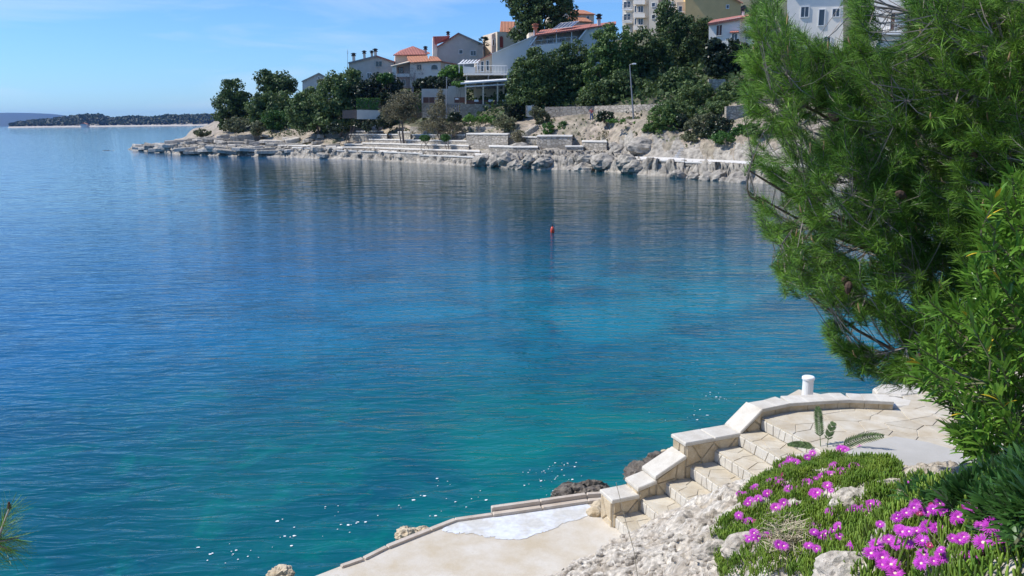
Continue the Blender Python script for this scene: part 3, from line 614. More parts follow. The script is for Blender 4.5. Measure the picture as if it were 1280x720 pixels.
def palm(base, top, R, label, Y):
    b = on_Y(*base, Y); t = on_Y(*top, Y); r = thing('palm_tree', b, label, 'tree')
    g = G(); g.tube([b - (0, 0, 1), (b + t) / 2, t], [.22, .2, .2], 8); g.mk('trunk', M_bark, r)
    for k in range(26):
        az = random.uniform(0, 6.28); el = random.uniform(-.5, 1.2); d = np.array([math.cos(az) * math.cos(el), math.sin(az) * math.cos(el), math.sin(el)])
        c = t + d * R * .55; side = np.cross(d, (0, 0, 1)); side /= np.linalg.norm(side); up = np.cross(side, d)
        g = G(); g.tube([t, c], [.03, .02], 4)
        for q in range(9):
            w = (q - 4) * .26; dd = d * math.cos(w) + side * math.sin(w) - np.array([0, 0, .18]); e = c + dd * R * .5; sd_ = np.cross(dd, up) * .09
            g.add([c - sd_ * .3, c + sd_ * .3, (c + e) / 2 + sd_, e, (c + e) / 2 - sd_], [[0, 4, 3, 2, 1]])
        g.mk('frond', M_broad, r)
palm((605, 74), (605, 53), 1.35, 'fan palm between the grey gabled house and the cream house', 158)
# ------------------------------------------------------------------ far buildings
class VP:
    """a facade plane through photo column px at distance Y, facing the camera turned by yaw degrees"""
    def __init__(s, px, Y, yaw=0):
        s.p = wpos(px, Y, 0); a = math.radians(yaw); s.n = np.array([math.sin(a), -math.cos(a), 0]); s.r = np.array([math.cos(a), math.sin(a), 0])
    def pt(s, x, y, d=0):
        q = s.p - s.n * d; D = ray(x, y); t = ((q - CAM) @ s.n) / (D @ s.n); return CAM + D * t
    def poly(s, pts, d=0): return [s.pt(*q[:2], q[2] if len(q) > 2 else d) for q in pts]
def body(r, vp, pts, depth, m, d=0, name='wall', bevel=0):
    g = G(); P = vp.poly(pts, d); g.prism(P, -vp.n * depth); return g.mk(name, m, r)
def plate(r, vp, pts, m, name='roof', th=.18, drop=None):
    """roof facet or sloping slab: photo corners each with its own depth"""
    P = np.array(vp.poly(pts)); n = np.cross(P[1] - P[0], P[2] - P[0]); n /= np.linalg.norm(n)
    if n[2] < 0: n = -n
    g = G(); g.prism(P - n * th, n * th); return g.mk(name, m, r)
def window(r, vp, x, y, w, h, d=0, pane=None, frame=None, name='window', arch=False, mull=True):
    a = vp.pt(x - w / 2, y + h / 2, d); b = vp.pt(x + w / 2, y - h / 2, d); n = vp.n; W_ = abs((b - a) @ vp.r); H_ = b[2] - a[2]; o = a + n * .02; R = vp.r; U = np.array([0, 0, 1.])
    def rect(u0, v0, u1, v1, t0, t1, g): g.prism([o + R * u0 + U * v0 + n * t0, o + R * u1 + U * v0 + n * t0, o + R * u1 + U * v1 + n * t0, o + R * u0 + U * v1 + n * t0], n * (t1 - t0))
    f = .1; g = G(); rect(-f, -f, 0, H_ + f, -.03, .09, g); rect(W_, -f, W_ + f, H_ + f, -.03, .09, g); rect(0, H_, W_, H_ + f, -.03, .088, g); rect(0, -f, W_, 0, -.03, .12, g)
    if mull and W_ > .7: rect(W_ / 2 - .03, 0, W_ / 2 + .03, H_, 0, .07, g)
    fr = g.mk(name, frame or M_trim, r)
    g = G()
    if arch:
        pts = [o + n * .02, o + R * W_ + n * .02] + [o + R * (W_ / 2 + W_ / 2 * math.cos(t)) + U * (H_ - W_ / 2 + W_ / 2 * math.sin(t)) + n * .02 for t in np.linspace(0, math.pi, 8)]
        g.prism(pts, n * .06)
    else: rect(.001, .001, W_ - .001, H_ - .001, 0, .03, g)
    g.mk('pane', pane or M_glass, fr); return fr
def chimney(r, vp, x, y0, y1, w, d, cap=M_dark, stack=M_plg):
    a = vp.pt(x - w / 2, y1, d); b = vp.pt(x + w / 2, y0, d); W_ = abs((b - a) @ vp.r); R = vp.r; n = vp.n; H_ = b[2] - a[2]
    g = G(); g.prism([a, a + R * W_, a + R * W_ - n * W_, a - n * W_], (0, 0, H_ * .62)); ch = g.mk('chimney', stack, r)
    g = G(); c = a + R * W_ / 2 - n * W_ / 2; W2 = W_ * .72
    for q0, q1, ww in ((.62, .70, 1.15), (.72, .86, .8), (.86, .92, 1.35), (.92, 1.0, .7)):
        h = W2 * ww; g.prism([c + (-h) * R + h * n + (0, 0, H_ * q0), c + h * R + h * n + (0, 0, H_ * q0), c + h * R - h * n + (0, 0, H_ * q0), c - h * R - h * n + (0, 0, H_ * q0)], (0, 0, H_ * (q1 - q0) + .001))
    g.mk('chimney_cap', cap, ch)
def bar(g, a, b, r): g.tube([a, b], [r, r], 4)
def rail(r, P, Q, h, m=M_trim, n=8, name='railing', rad=.035, mid=True):
    g = G(); U = np.array([0, 0, h])
    bar(g, P + U, Q + U, rad)
    if mid: bar(g, P + U * .15, Q + U * .15, rad * .8)
    for t in np.linspace(0, 1, n): bar(g, P + (Q - P) * t, P + (Q - P) * t + U, rad * .7)
    return g.mk(name, m, r)
# H1 small pale gable
v = VP(398, 162, 12); r = thing('house', v.pt(398, 118), 'small pale grey gabled house with one round window, leftmost on the hill', 'house')
body(r, v, [(378, 124), (378, 100.5), (398.5, 91.5), (419, 102), (419, 124)], 9, M_plb)
plate(r, v, [(376.5, 101.5, -.4), (398.5, 90.8, -.4), (398.5, 90.8, 9), (376.5, 101.5, 9)], M_trimg, 'roof', .2); plate(r, v, [(398.5, 90.8, -.4), (420.5, 102.5, -.4), (420.5, 102.5, 9), (398.5, 90.8, 9)], M_trimg, 'roof', .2)
window(r, v, 398.6, 97.5, 1.6, 2.2, mull=False)
# H2 four chimneys
v = VP(462, 154, 7); r = thing('house', v.pt(462, 106), 'low grey-blue house with four capped chimneys and two dark windows', 'house')
body(r, v, [(436, 112), (436, 77.5), (470.5, 69.8), (493, 77), (493, 112)], 9, M_plg)
plate(r, v, [(434.8, 78, -.4), (470.5, 69, -.4), (470.5, 69, 9), (434.8, 78, 9)], M_trimg, 'roof', .25); plate(r, v, [(470.5, 69, -.4), (494.5, 77, -.4), (494.5, 77, 9), (470.5, 69, 9)], M_tile2, 'roof', .25)
window(r, v, 473.5, 80, 7, 6.4, frame=M_plg); window(r, v, 461.6, 94.5, 4.6, 6); window(r, v, 443, 93, 2.6, 4)
for x, y0, y1, w, d in ((442, 66, 76.5, 3, 2), (455.3, 63, 73, 2.6, 2.5), (464.7, 63, 71.5, 2.4, 3), (469.2, 60.5, 71, 3, 2)): chimney(r, v, x, y0, y1, w, d)
a = tag(G().tube([v.pt(434.5, 100, -.5), v.pt(434.5, 62, -.5)], [.05, .03], 6).tube([v.pt(433, 65, -.5), v.pt(436, 65, -.5)], [.02, .02], 4).tube([v.pt(433.4, 67, -.5), v.pt(435.6, 67, -.5)], [.02, .02], 4).mk('antenna_mast', M_metal), 'thin antenna mast left of the house with four chimneys', 'antenna')
# H3 beige house with orange roofs
v = VP(515, 150, 9); r = thing('house', v.pt(520, 106), 'beige house with several orange tiled roofs and arched openings', 'house')
body(r, v, [(494, 100), (494, 69), (534, 69), (534, 100)], 8, M_plc, d=5)
plate(r, v, [(491.5, 68.5, 4.2), (532, 68, 4.2), (516, 57.5, 9)], M_tile2); plate(r, v, [(491.5, 68.5, 4.2), (516, 57.5, 9), (500, 63, 14)], M_tile2); plate(r, v, [(532, 68, 4.2), (538, 66, 13), (516, 57.5, 9)], M_tile2)
body(r, v, [(512.5, 110), (512.5, 78), (551, 77), (551, 110)], 5, M_plw, d=0, name='wall')
plate(r, v, [(511, 78, -.5), (536, 76.5, -.5), (534.5, 69.4, 4), (508.5, 70.5, 4)], M_tile); plate(r, v, [(534.5, 76.4, -.6), (552, 75.8, -.6), (547, 71, 4), (537, 70, 4)], M_tile)
body(r, v, [(551.2, 108), (551.2, 77.5), (570, 80), (570, 108)], 6, M_plc, d=.3); plate(r, v, [(550, 76, -.2), (571.5, 79.8, -.2), (571.5, 79.8, 6), (550, 76, 6)], M_tile2)
body(r, v, [(490, 112), (490, 82), (495.5, 80.3), (495.5, 112)], .4, M_plw, d=-1.2, name='pillar'); body(r, v, [(495.6, 92), (512, 92), (512, 96), (495.6, 96)], .3, M_plw, d=-1, name='balcony_parapet'); body(r, v, [(495.6, 110), (495.6, 80), (512.4, 78), (512.4, 110)], 3, M_plp, d=.6)
plate(r, v, [(488.5, 82.5, -1.6), (512, 76.8, -1.6), (512, 76, 3), (488.5, 82, 3)], M_plc, 'roof', .15)
window(r, v, 543, 84, 8, 6, arch=True); window(r, v, 501, 88, 5, 7, frame=M_shut); window(r, v, 560, 84, 5, 5); window(r, v, 524, 84, 5, 6, frame=M_plc)
for x in (492.5, 498.5, 504.5): window(r, v, x, 103.5, 4, 7.5, d=-1.2 if x < 496 else .6, arch=True, mull=False)
chimney(r, v, 532, 57.5, 69, 2.6, 7, stack=M_plp)
plate(r, v, [(532, 108, -6), (552, 106, -6), (549, 103.5, -3), (534, 104, -3)], M_tile, 'roof') if False else None
# H4 grey gabled house
v = VP(575, 160, 7); r = thing('house', v.pt(575, 92), 'tall grey gabled house with two white-framed windows', 'house')
body(r, v, [(546.7, 96), (546.7, 57.5), (573, 41.5), (603.5, 55), (603.5, 96)], 10, M_plg)
plate(r, v, [(545.8, 58.2, -.4), (573, 40.6, -.4), (573, 40.6, 10), (545.8, 58.2, 10)], M_tile2, 'roof', .25); plate(r, v, [(573, 40.6, -.4), (604.8, 55, -.4), (604.8, 55, 10), (573, 40.6, 10)], M_trimg, 'roof', .25)
body(r, v, [(541, 92), (541, 46), (546.4, 46), (546.4, 92)], 4, M_plw, d=1.2); plate(r, v, [(541, 45.5, .8), (562, 44.8, 3), (560, 50, 3), (543.5, 56, .5)], M_tile2, 'roof')
window(r, v, 576, 64.8, 4, 4.4, mull=False); window(r, v, 591.5, 66.5, 6.4, 5.6); chimney(r, v, 560.2, 39, 50, 2.4, 3)
g = G(); g.tube([v.pt(546.9, 57, -.15), v.pt(546.9, 90, -.15)], [.07, .07], 6); g.mk('downpipe', M_trimg, r)
# H6 white terraced house
v = VP(690, 140, 4); r = thing('terraced_house', v.pt(680, 100), 'white terraced house with slanted pale blue walls, loggia and solar panels', 'house')
body(r, v, [(615.2, 96), (615.2, 67), (668.5, 44.4), (661.5, 57), (661, 72), (655, 78), (655, 100)], 8, M_plb)
body(r, v, [(594, 96), (594, 76), (600, 73.6), (615, 67.4), (615, 96)], 5, M_plc, d=1.0)
plate(r, v, [(593, 76.5, .4), (615.6, 66.6, .4), (615.6, 66.6, 5.5), (593, 76.5, 5.5)], M_tile2, 'roof', .15)
plate(r, v, [(614.6, 67, -.25), (669, 43.6, -.25), (669, 43.6, 8), (614.6, 67, 8)], M_trim, 'roof', .12)
body(r, v, [(661, 100), (661, 41), (736, 34), (736, 100)], 4, M_plc, d=2.6, name='wall')
body(r, v, [(661.2, 78), (661.2, 57.6), (721, 51.4), (721, 78)], .3, M_plw, d=-.1, name='loggia_parapet'); body(r, v, [(661.2, 78), (661.2, 70), (721, 70), (721, 78)], 2.4, M_plw, d=.25, name='loggia_floor')
rail(r, v.pt(661.5, 57.6, 0), v.pt(721, 51.4, 0), .75, n=9)
body(r, v, [(721.2, 100), (721.2, 51), (734, 34.5), (769, 30), (769, 100)], 9, M_plb, d=0)
plate(r, v, [(668.5, 43.4, -.5), (737, 34.2, -.5), (739, 29.6, 7), (676, 37.5, 7)], M_tile2, 'roof', .25); plate(r, v, [(734, 34.2, -.3), (770, 29.6, -.3), (770, 26.6, 8), (737, 30.5, 8)], M_tile2, 'roof', .2)
for (x0, y0, x1, y1) in ((661.5, 57, 670.5, 44), (721, 51, 733.5, 35.2)):
    g = G(); A = v.pt(x0, y0, -.3); B = v.pt(x1, y1, -.3); g.prism([A, A + v.r * .28, B + v.r * .28, B], -v.n * .35); g.mk('slanted_post', M_trim, r)
for x in (667.5, 695.5, 714.5): g = G(); g.box(v.pt(x - .5, 56.5, .15), v.pt(x + .5, 38, .35)); g.mk('post', M_trim, r)
for x, w in ((687, 9), (702, 9), (718, 4)): window(r, v, x, 50, w, 7.5, d=2.6)
g = G(); g.prism([v.pt(673.5, 51.5, 2.3), v.pt(679, 51.5, 2.3), v.pt(679, 46, 2.3), v.pt(673.5, 46, 2.3)], -v.n * .25); ac = g.mk('air_conditioner', M_trim, r)
g = G(); c = v.pt(675.8, 48.8, 2.27); g.prism([c + v.r * .25 * math.cos(t) + np.array([0, 0, .25 * math.sin(t)]) for t in np.linspace(0, 2 * math.pi, 13)[:-1]], v.n * .03); g.mk('fan_grille', M_trimg, ac)
chimney(r, v, 749, 17, 34, 4, 1.0, stack=M_plb); chimney(r, v, 669.5, 29, 43, 4, 2, stack=M_terra, cap=M_terra)
window(r, v, 603, 83, 2.6, 12, d=1.0, mull=False); window(r, v, 609.5, 82, 2.4, 12, d=1.0, mull=False); window(r, v, 598, 83, 2, 8, d=1.0, mull=False)
s = thing('solar_panels', v.pt(705, 34, 2), 'tilted solar panel array on the roof of the white terraced house', 'solar panels')
A, B, C_, D_ = v.pt(690, 37, 1.5), v.pt(715, 34, 1.5), v.pt(724, 26.6, 4.5), v.pt(700, 29.2, 4.5)
for i in range(5):
    t0, t1 = i / 5 + .012, (i + 1) / 5 - .012; q = [A + (B - A) * t0, A + (B - A) * t1, D_ + (C_ - D_) * t1, D_ + (C_ - D_) * t0]
    g = G(); g.prism(q, (0, -.03, .07)); pn = g.mk('panel', M_trim, s); qc = np.mean(q, 0); g = G(); g.prism([qc + (p_ - qc) * .9 + (0, -.032, .072) for p_ in q], (0, -.006, .012)); g.mk('cell_glass', M_solar, pn)
for p_ in (A, B, C_, D_): g = G(); bar(g, p_, p_ - (0, 0, 1.0), .04); g.mk('support_leg', M_metal, s)
# balcony + small pergola
v2 = VP(600, 134, 4); r = thing('balcony_terrace', v2.pt(600, 105), 'white railed balcony on posts in front of the terraced house', 'balcony')
body(r, v2, [(580, 93.6), (580, 91.4), (634, 91.6), (634, 93.8)], 5, M_plw, d=0, name='floor_slab'); rail(r, v2.pt(593, 91.2, .1), v2.pt(634, 91.4, .1), 1.15, n=12)
body(r, v2, [(579.5, 91.2), (579.5, 83), (594, 84), (594, 91.2)], .15, M_plw, d=-.05, name='railing_panel')
for x in (583.5, 610.5, 630): body(r, v2, [(x - .5, 112), (x - .5, 93.7), (x + .5, 93.7), (x + .5, 112)], .25, M_metal, d=.3, name='support_post')
body(r, v2, [(586, 112), (586, 94), (634, 94), (634, 112)], .3, M_dark if False else M_mas, d=4.5, name='back_wall')
r = thing('white_pergola', v2.pt(586, 92), 'small white slatted pergola above the railed balcony', 'pergola')
for x, y in ((573.5, 79), (579, 80), (597, 77)):
    body(r, v2, [(x, 91), (x, y), (x + .9, y), (x + .9, 91)], .15, M_trim, d=1 if x > 575 else 3, name='post')
for i in range(6):
    x = 574 + i * 4; plate(r, v2, [(x, 79 - i * .15, .5), (x + 1.6, 79 - i * .15, .5), (x + 6.6, 74.6, 4.5), (x + 5, 74.6, 4.5)], M_trim, 'slat', .08)
plate(r, v2, [(572.5, 80, .3), (598, 78.6, .3), (598, 77.6, .4), (572.5, 79, .4)], M_trim, 'beam', .1)
# H7
v = VP(632, 160, 22); r = thing('house', v.pt(632, 74), 'cream house with a tall arched red window, behind the terraced house', 'house')
body(r, v, [(621.5, 80), (621.5, 39.5), (633, 40.2), (646, 52), (660, 52), (660, 80)], 8, M_plc)
body(r, v, [(615, 80), (615, 43), (621.3, 39.8), (621.3, 80)], .6, M_plp, d=1.0)
plate(r, v, [(624.5, 39.5, 0), (636, 40, 0), (648, 27, 6), (626, 26.6, 6)], M_tile, 'roof'); body(r, v, [(634, 60), (634, 38), (660, 30), (660, 60)], 4, M_plc, d=3)
window(r, v, 626.5, 52.5, 4, 14, arch=True, pane=M_red, mull=False, frame=M_plp); window(r, v, 616.5, 53, 1.6, 7, d=1.0, pane=M_shut, mull=False); window(r, v, 619.6, 50, 1.2, 6, d=1.0, pane=M_shut, mull=False)
# H8
v = VP(728, 172, 8); r = thing('house', v.pt(728, 38), 'beige house with stepped orange roofs right of the tallest pine', 'house')
body(r, v, [(690, 50), (690, 18), (742.6, 17.5), (742.6, 50)], 8, M_plc, d=2); plate(r, v, [(712, 16.5, 1.5), (744.5, 17.5, 1.5), (730, 12.6, 6), (690, 10.8, 6)], M_tile, 'roof')
body(r, v, [(710, 50), (710, 26), (740, 27), (740, 50)], 3, M_plp, d=-1.5); plate(r, v, [(709, 25.5, -2), (741, 27.2, -2), (731, 21.5, 1.8), (711, 21, 1.8)], M_tile, 'roof'); window(r, v, 735, 22, 3, 3, d=2)
# H9 apartment block
v = VP(800, 175, -30); r = thing('apartment_block', v.pt(800, 60), 'tall cream and pink apartment block with stacked balconies, cut by the frame top', 'building')
body(r, v, [(778, 75), (778, -30), (791, -32), (791, 75)], 10, M_plw, d=2.5); body(r, v, [(791.2, 75), (791.2, -36), (811, -36), (811, 75)], 10, M_plc, d=1.2); body(r, v, [(811.2, 75), (811.2, -36), (823, -36), (823, 75)], 9, M_plg, d=0); body(r, v, [(823.2, 75), (823.2, -30), (857, -30), (857, 75)], 8, M_plc, d=1.0)
for k, y in enumerate((-20, -4, 11.5, 27)):
    body(r, v, [(777.5, y + 1.2), (777.5, y), (790, y), (790, y + 1.2)], 1.4, M_trim, d=1.0, name='balcony_slab'); rail(r, v.pt(777.7, y, 1.05), v.pt(790, y, 1.05), 1.0, m=M_metal, n=8)
    window(r, v, 784, y - 5.5, 8, 8, d=2.5)
for y in (-14, 4, 20.5, 36):
    body(r, v, [(792, y + 1.4), (792, y - 4), (806, y - 4), (806, y + 1.4)], .2, M_plw, d=-.1, name='balcony_parapet'); body(r, v, [(792, y + 1.4), (792, y), (806, y), (806, y + 1.4)], 1.1, M_plw, d=.12, name='balcony_slab')
    window(r, v, 801, y - 9, 6, 8, d=1.2); window(r, v, 794.5, y - 9, 2, 8, d=1.2, mull=False)
for y in (6, 21): window(r, v, 817, y, 4, 5); window(r, v, 828, y, 4, 6, d=1.0); window(r, v, 840, y - 1, 5, 6, d=1.0)
# H10 ochre
v = VP(890, 160, -10); r = thing('house', v.pt(890, 48), 'large ochre yellow house with one tiny white window near the top edge', 'house')
body(r, v, [(856.5, 70), (856.5, -16), (906, -8), (926, 2), (926, 70)], 10, M_ply); body(r, v, [(846, 70), (846, 3), (856, 2), (856, 70)], 8, M_plc, d=1.5)
plate(r, v, [(854, -16.5, -.5), (906, -9, -.5), (906, -12, 10), (854, -19, 10)], M_tile, 'roof'); plate(r, v, [(905, -9, -.5), (929, 4, -.5), (929, 3, 10), (905, -10, 10)], M_tile, 'roof')
window(r, v, 909.5, 8.5, 3, 4, mull=False); window(r, v, 850.5, 12, 4, 8, d=1.5, mull=False); rail(r, v.pt(845, 22, .6), v.pt(856, 21, .6), 1, n=5)
# H11 white with brown shutters
v = VP(905, 122, -20); r = thing('house', v.pt(905, 72), 'white house with red roof edge, brown shutters and a small red canopy', 'house')
body(r, v, [(886, 80), (886, 28.5), (925, 21), (925, 80)], 8, M_plw); body(r, v, [(925.2, 80), (925.2, 24), (955, 20), (955, 80)], 7, M_plw, d=.8)
plate(r, v, [(884.5, 29, -.5), (939, 19.5, -.5), (941, 16.5, 5), (890, 25, 5)], M_tile2, 'roof', .3)
window(r, v, 899, 38, 7, 13, pane=M_shut, frame=M_plw); window(r, v, 918, 46.5, 7, 8); window(r, v, 935, 45, 7, 8, d=.8)
for x, d in ((918, 0), (935, .8)): plate(r, v, [(x - 6, 40.5, d - .8), (x + 6, 39.8, d - .8), (x + 5, 38, d), (x - 5, 38.6, d)], M_tile2, 'canopy', .12)
chimney(r, v, 929, 9, 22, 4, 3, stack=M_plw)
# H12, H13 behind the pine
v = VP(1020, 112, -20); r = thing('house', v.pt(1020, 60), 'white house in shade seen through the top of the near pine', 'house')
body(r, v, [(984, 85), (984, -20), (1054, -22), (1054, 85)], 9, M_plw)
for x, y, w, h in ((1006, 15, 10, 13), (1027, 22, 8, 20), (1045, 16, 9, 10), (1000, 48, 8, 12), (1034, 52, 8, 12)): window(r, v, x, y, w, h)
plate(r, v, [(982, -19, -.6), (1056, -21, -.6), (1056, -26, 5), (982, -24, 5)], M_tile2, 'roof', .3)
v = VP(1105, 100, -28); r = thing('house', v.pt(1105, 70), 'bright white house with balcony seen between the near pine branches', 'house')
body(r, v, [(1087, 90), (1087, -18), (1135, -18), (1135, 90)], 8, M_plw); body(r, v, [(1090, 43), (1090, 39.5), (1126, 39.5), (1126, 43)], 1.2, M_trim, d=-1.25, name='balcony_slab'); rail(r, v.pt(1090, 39.5, -1.2), v.pt(1126, 39.5, -1.2), 1.0, m=M_metal, n=12)
window(r, v, 1116, 26, 7, 24, pane=M_shut); window(r, v, 1098, 58, 6, 10); plate(r, v, [(1109, 16, -1.0), (1125, 16, -1.0), (1123, 8, 0), (1110, 8, 0)], M_trimg, 'awning', .06)
# ------------------------------------------------------------------ canopy restaurant, walls, gate
v = VP(606, 130, 3); r = thing('canopy', v.pt(606, 130), 'long white flat canopy on stone posts above the pale rubble wall', 'canopy')
plate(r, v, [(575.5, 103.6, -.4), (640, 99, -.4), (640, 97.4, 5), (580, 101, 5)], M_trim, 'roof_sheet', .22)
plate(r, v, [(581, 109, -.1), (644, 105.4, -.1), (644, 104, -.05), (581, 107.6, -.05)], M_trim, 'beam', .15)
for x, d in ((582, 0), (604, 0), (622, 0), (629.5, 2), (639.8, 0), (594, 3)): body(r, v, [(x - .9, 131), (x - .9, 103.5), (x + .9, 103.5), (x + .9, 131)], .25, M_plc, d=d + .02, name='post')
body(r, v, [(592, 131), (592, 111), (631, 111), (631, 131)], .3, M_tam if False else M_plc, d=5.2, name='back_wall')
body(r, v, [(583, 129.8), (583, 125), (645, 125), (645, 129.8)], .12, M_shut, d=.35, name='parapet_board')
for x in (595.5, 613, 630.5): body(r, v, [(x - 2.6, 127.2), (x - 2.6, 124.6), (x + 2.6, 124.6), (x + 2.6, 127.2)], .05, M_trim, d=.25, name='white_panel')
body(r, v, [(632, 122), (632, 117), (638, 117), (638, 122)], .6, M_trim, d=1.4, name='serving_counter')
w = tag(body(None, v, [(575, 147), (575, 130), (660, 131), (660, 147)], 1.0, M_mas2, d=-.3, name='rubble_wall'), 'pale rubble stone wall carrying the white canopy', 'wall')
r = thing('garden_gate', v.pt(567.5, 143, .1), 'small grey-blue slatted gate left of the pale rubble wall', 'gate')
for i in range(6): body(r, v, [(560.6 + i * 2.3, 143), (560.6 + i * 2.3, 130), (562.2 + i * 2.3, 130), (562.2 + i * 2.3, 143)], .06, M_metal, d=.1, name='slat')
body(r, v, [(560, 131.2), (560, 130.2), (575, 130.2), (575, 131.2)], .1, M_trimg, d=.2, name='top_rail'); body(r, v, [(560, 142.6), (560, 141.6), (575, 141.6), (575, 142.6)], .1, M_trimg, d=.2, name='bottom_rail')
v3 = VP(560, 134, 0)
tag(body(None, v3, [(527, 130), (527, 111), (560, 111), (560, 108), (582, 106), (582, 130)], .4, M_plg, name='concrete_wall'), 'grey concrete garden wall left of the canopy', 'wall')
v4 = VP(550, 131, 0)
r = thing('plank_fence', v4.pt(550, 128), 'low brown plank fence with white panels left of the canopy', 'fence')
for i, (x0, x1) in enumerate(((529, 536), (536.4, 543), (543.4, 548.5), (568, 574), (574.3, 581))): body(r, v4, [(x0, 128.5), (x0, 121.5), (x1, 121.5), (x1, 128.5)], .08, M_shut, d=-.3, name='plank_panel')
for x in (546, 571): body(r, v4, [(x - 2.2, 124.6), (x - 2.2, 122.4), (x + 2.2, 122.4), (x + 2.2, 124.6)], .04, M_trim, d=-.4, name='white_panel')
tag(body(None, v4, [(527, 147), (527, 128.7), (560, 128.7), (560, 147)], .6, M_mas2, name='rubble_wall'), 'rubble wall under the brown plank fence, behind the feathery tamarisk', 'wall')
v5 = VP(445, 138, 0)
tag(body(None, v5, [(446, 149), (446, 137), (475, 138), (475, 149)], .3, M_plg, name='shaded_garden_wall'), 'white garden wall under the clipped hedge, tree shade put into its grey colour', 'wall')  # white wall given grey plaster so its colour carries the tree shade
tag(body(None, v5, [(428, 148), (428, 138), (445.5, 137), (445.5, 148)], .4, M_bark, d=.3, name='brown_garden_wall'), 'brown garden wall left of the shade-toned white wall', 'wall')
v6 = VP(662, 116, 0)
r = thing('garden_door', v6.pt(662, 146), 'pale blue door standing in stone posts below the pines', 'door')
body(r, v6, [(659.2, 146), (659.2, 132), (664.6, 132), (664.6, 146)], .08, M_plb, d=0, name='door_leaf'); body(r, v6, [(657.4, 146), (657.4, 131.5), (659.1, 131.5), (659.1, 146)], .3, M_mas2, d=-.1, name='post'); body(r, v6, [(664.7, 146), (664.7, 131), (667.6, 131), (667.6, 146)], .3, M_mas2, d=-.1, name='post')
def long_wall(name, label, pxs, off, z0, z1, m, th=.5, cap=True):
    P = []; g = G(); pts = [(float(x), float(shore(x)) + off) for x in pxs]
    for (xa, Ya), (xb, Yb) in zip(pts[:-1], pts[1:]):
        A = wpos(xa, Ya, z0); B = wpos(xb, Yb, z0); g.prism([A, B, B + (0, th, 0), A + (0, th, 0)], (0, 0, z1 - z0))
    o = g.mk(name, m); tag(o, label, 'wall'); return o
long_wall('garden_wall', 'long grey stone wall in shade behind the path, under the pines', list(range(682, 836, 14)), 19.2, 5.5, 7.75, M_mas)
long_wall('retaining_wall', 'low tan retaining wall under the fresh green plants', list(range(520, 662, 14)), 15.5, 3.2, 5.05, M_mas)
v7 = VP(920, 92, 0)
tag(body(None, v7, [(908, 150), (908, 133), (930, 131), (944, 134), (944, 150)], .8, M_mas2, name='broken_stone_wall'), 'broken pale stone wall above the rocks beside the near pine', 'wall')
v8 = VP(897, 104, 0)
tag(body(None, v8, [(886, 116), (886, 99), (907, 99), (907, 116)], .6, M_mas2, name='stone_wall_stub'), 'short stone wall stub below the glossy broadleaf tree', 'wall')
# street lamp and plain pole
b = wpos(788, float(shore(788)) + 16, 5.7); v = VP(788, b[1], 0); t = v.pt(787.2, 81)
r = thing('street_lamp', b, 'slim grey street lamp on the path edge below the pines', 'lamp')
G().tube([b, (b + t) / 2, t], [.11, .085, .06], 8).mk('pole', M_metal, r); G().tube([t, t + (.25, -.1, .1), t + (.4, -.15, .08)], [.035, .035, .035], 6).mk('arm', M_metal, r); G().prism([t + (.3, -.35, .02), t + (.75, -.4, .02), t + (.75, -.05, .02), t + (.3, -.1, .02)], (0, 0, .16), .05).mk('lamp_head', M_trim, r)
G().tube([b, b + (0, 0, .5)], [.18, .16], 8).mk('base_sleeve', M_metal, r)
v = VP(558, 127, 0); tag(G().tube([v.pt(558.3, 148), v.pt(558.3, 120), v.pt(558.3, 96)], [.09, .08, .06], 7).tube([v.pt(557, 97), v.pt(559.6, 97)], [.04, .04], 5).mk('utility_pole', M_trimg), 'plain grey pole beside the concrete garden wall', 'pole')
# ------------------------------------------------------------------ bathing terraces of the far shore
ft = bpy.data.objects.new('bathing_terraces', None); ft.location = (-10, 115, 0); ORI[ft] = np.array([-10, 115, 0.]); link(ft); ft['kind'] = 'structure'
def terr(name, x0, x1, o0, o1, z0, z1, m=M_mas, top=None, skew=0, capm=M_slabfar):
    """masonry step following the shoreline with a pale walking surface on top"""
    xs = np.linspace(x0, x1, max(2, int((x1 - x0) / 22) + 1)); fr = [wpos(x, float(shore(x)) + o0, z0) for x in xs]; bk = [wpos(x + skew, float(shore(x)) + o1, z0) for x in xs][::-1]
    g = G(); g.prism(fr + bk, (0, 0, z1 - z0 - .14)); o = g.mk(name, m, ft)
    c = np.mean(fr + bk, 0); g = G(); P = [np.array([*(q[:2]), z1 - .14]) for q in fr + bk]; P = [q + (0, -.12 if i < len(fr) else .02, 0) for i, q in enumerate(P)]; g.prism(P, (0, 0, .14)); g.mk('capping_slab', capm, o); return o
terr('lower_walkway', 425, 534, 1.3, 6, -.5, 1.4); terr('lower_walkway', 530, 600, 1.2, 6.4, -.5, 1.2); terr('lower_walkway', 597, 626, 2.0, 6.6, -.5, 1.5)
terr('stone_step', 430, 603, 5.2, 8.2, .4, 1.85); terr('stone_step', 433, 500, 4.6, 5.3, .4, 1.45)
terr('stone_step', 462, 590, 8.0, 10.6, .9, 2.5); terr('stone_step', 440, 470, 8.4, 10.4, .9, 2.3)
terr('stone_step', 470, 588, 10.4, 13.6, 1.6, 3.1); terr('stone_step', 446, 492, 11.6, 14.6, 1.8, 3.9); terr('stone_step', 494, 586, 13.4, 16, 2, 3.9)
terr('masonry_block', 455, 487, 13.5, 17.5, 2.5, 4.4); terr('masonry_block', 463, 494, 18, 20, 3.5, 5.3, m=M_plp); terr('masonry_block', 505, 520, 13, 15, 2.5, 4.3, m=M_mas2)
terr('masonry_block', 587, 637, 8.5, 14, 1.2, 4.15, skew=3); terr('masonry_block', 614, 673, 4.0, 8.2, .6, 2.6); terr('masonry_block', 637, 674, 9.5, 12.5, 1.4, 3.75, m=M_mas2)
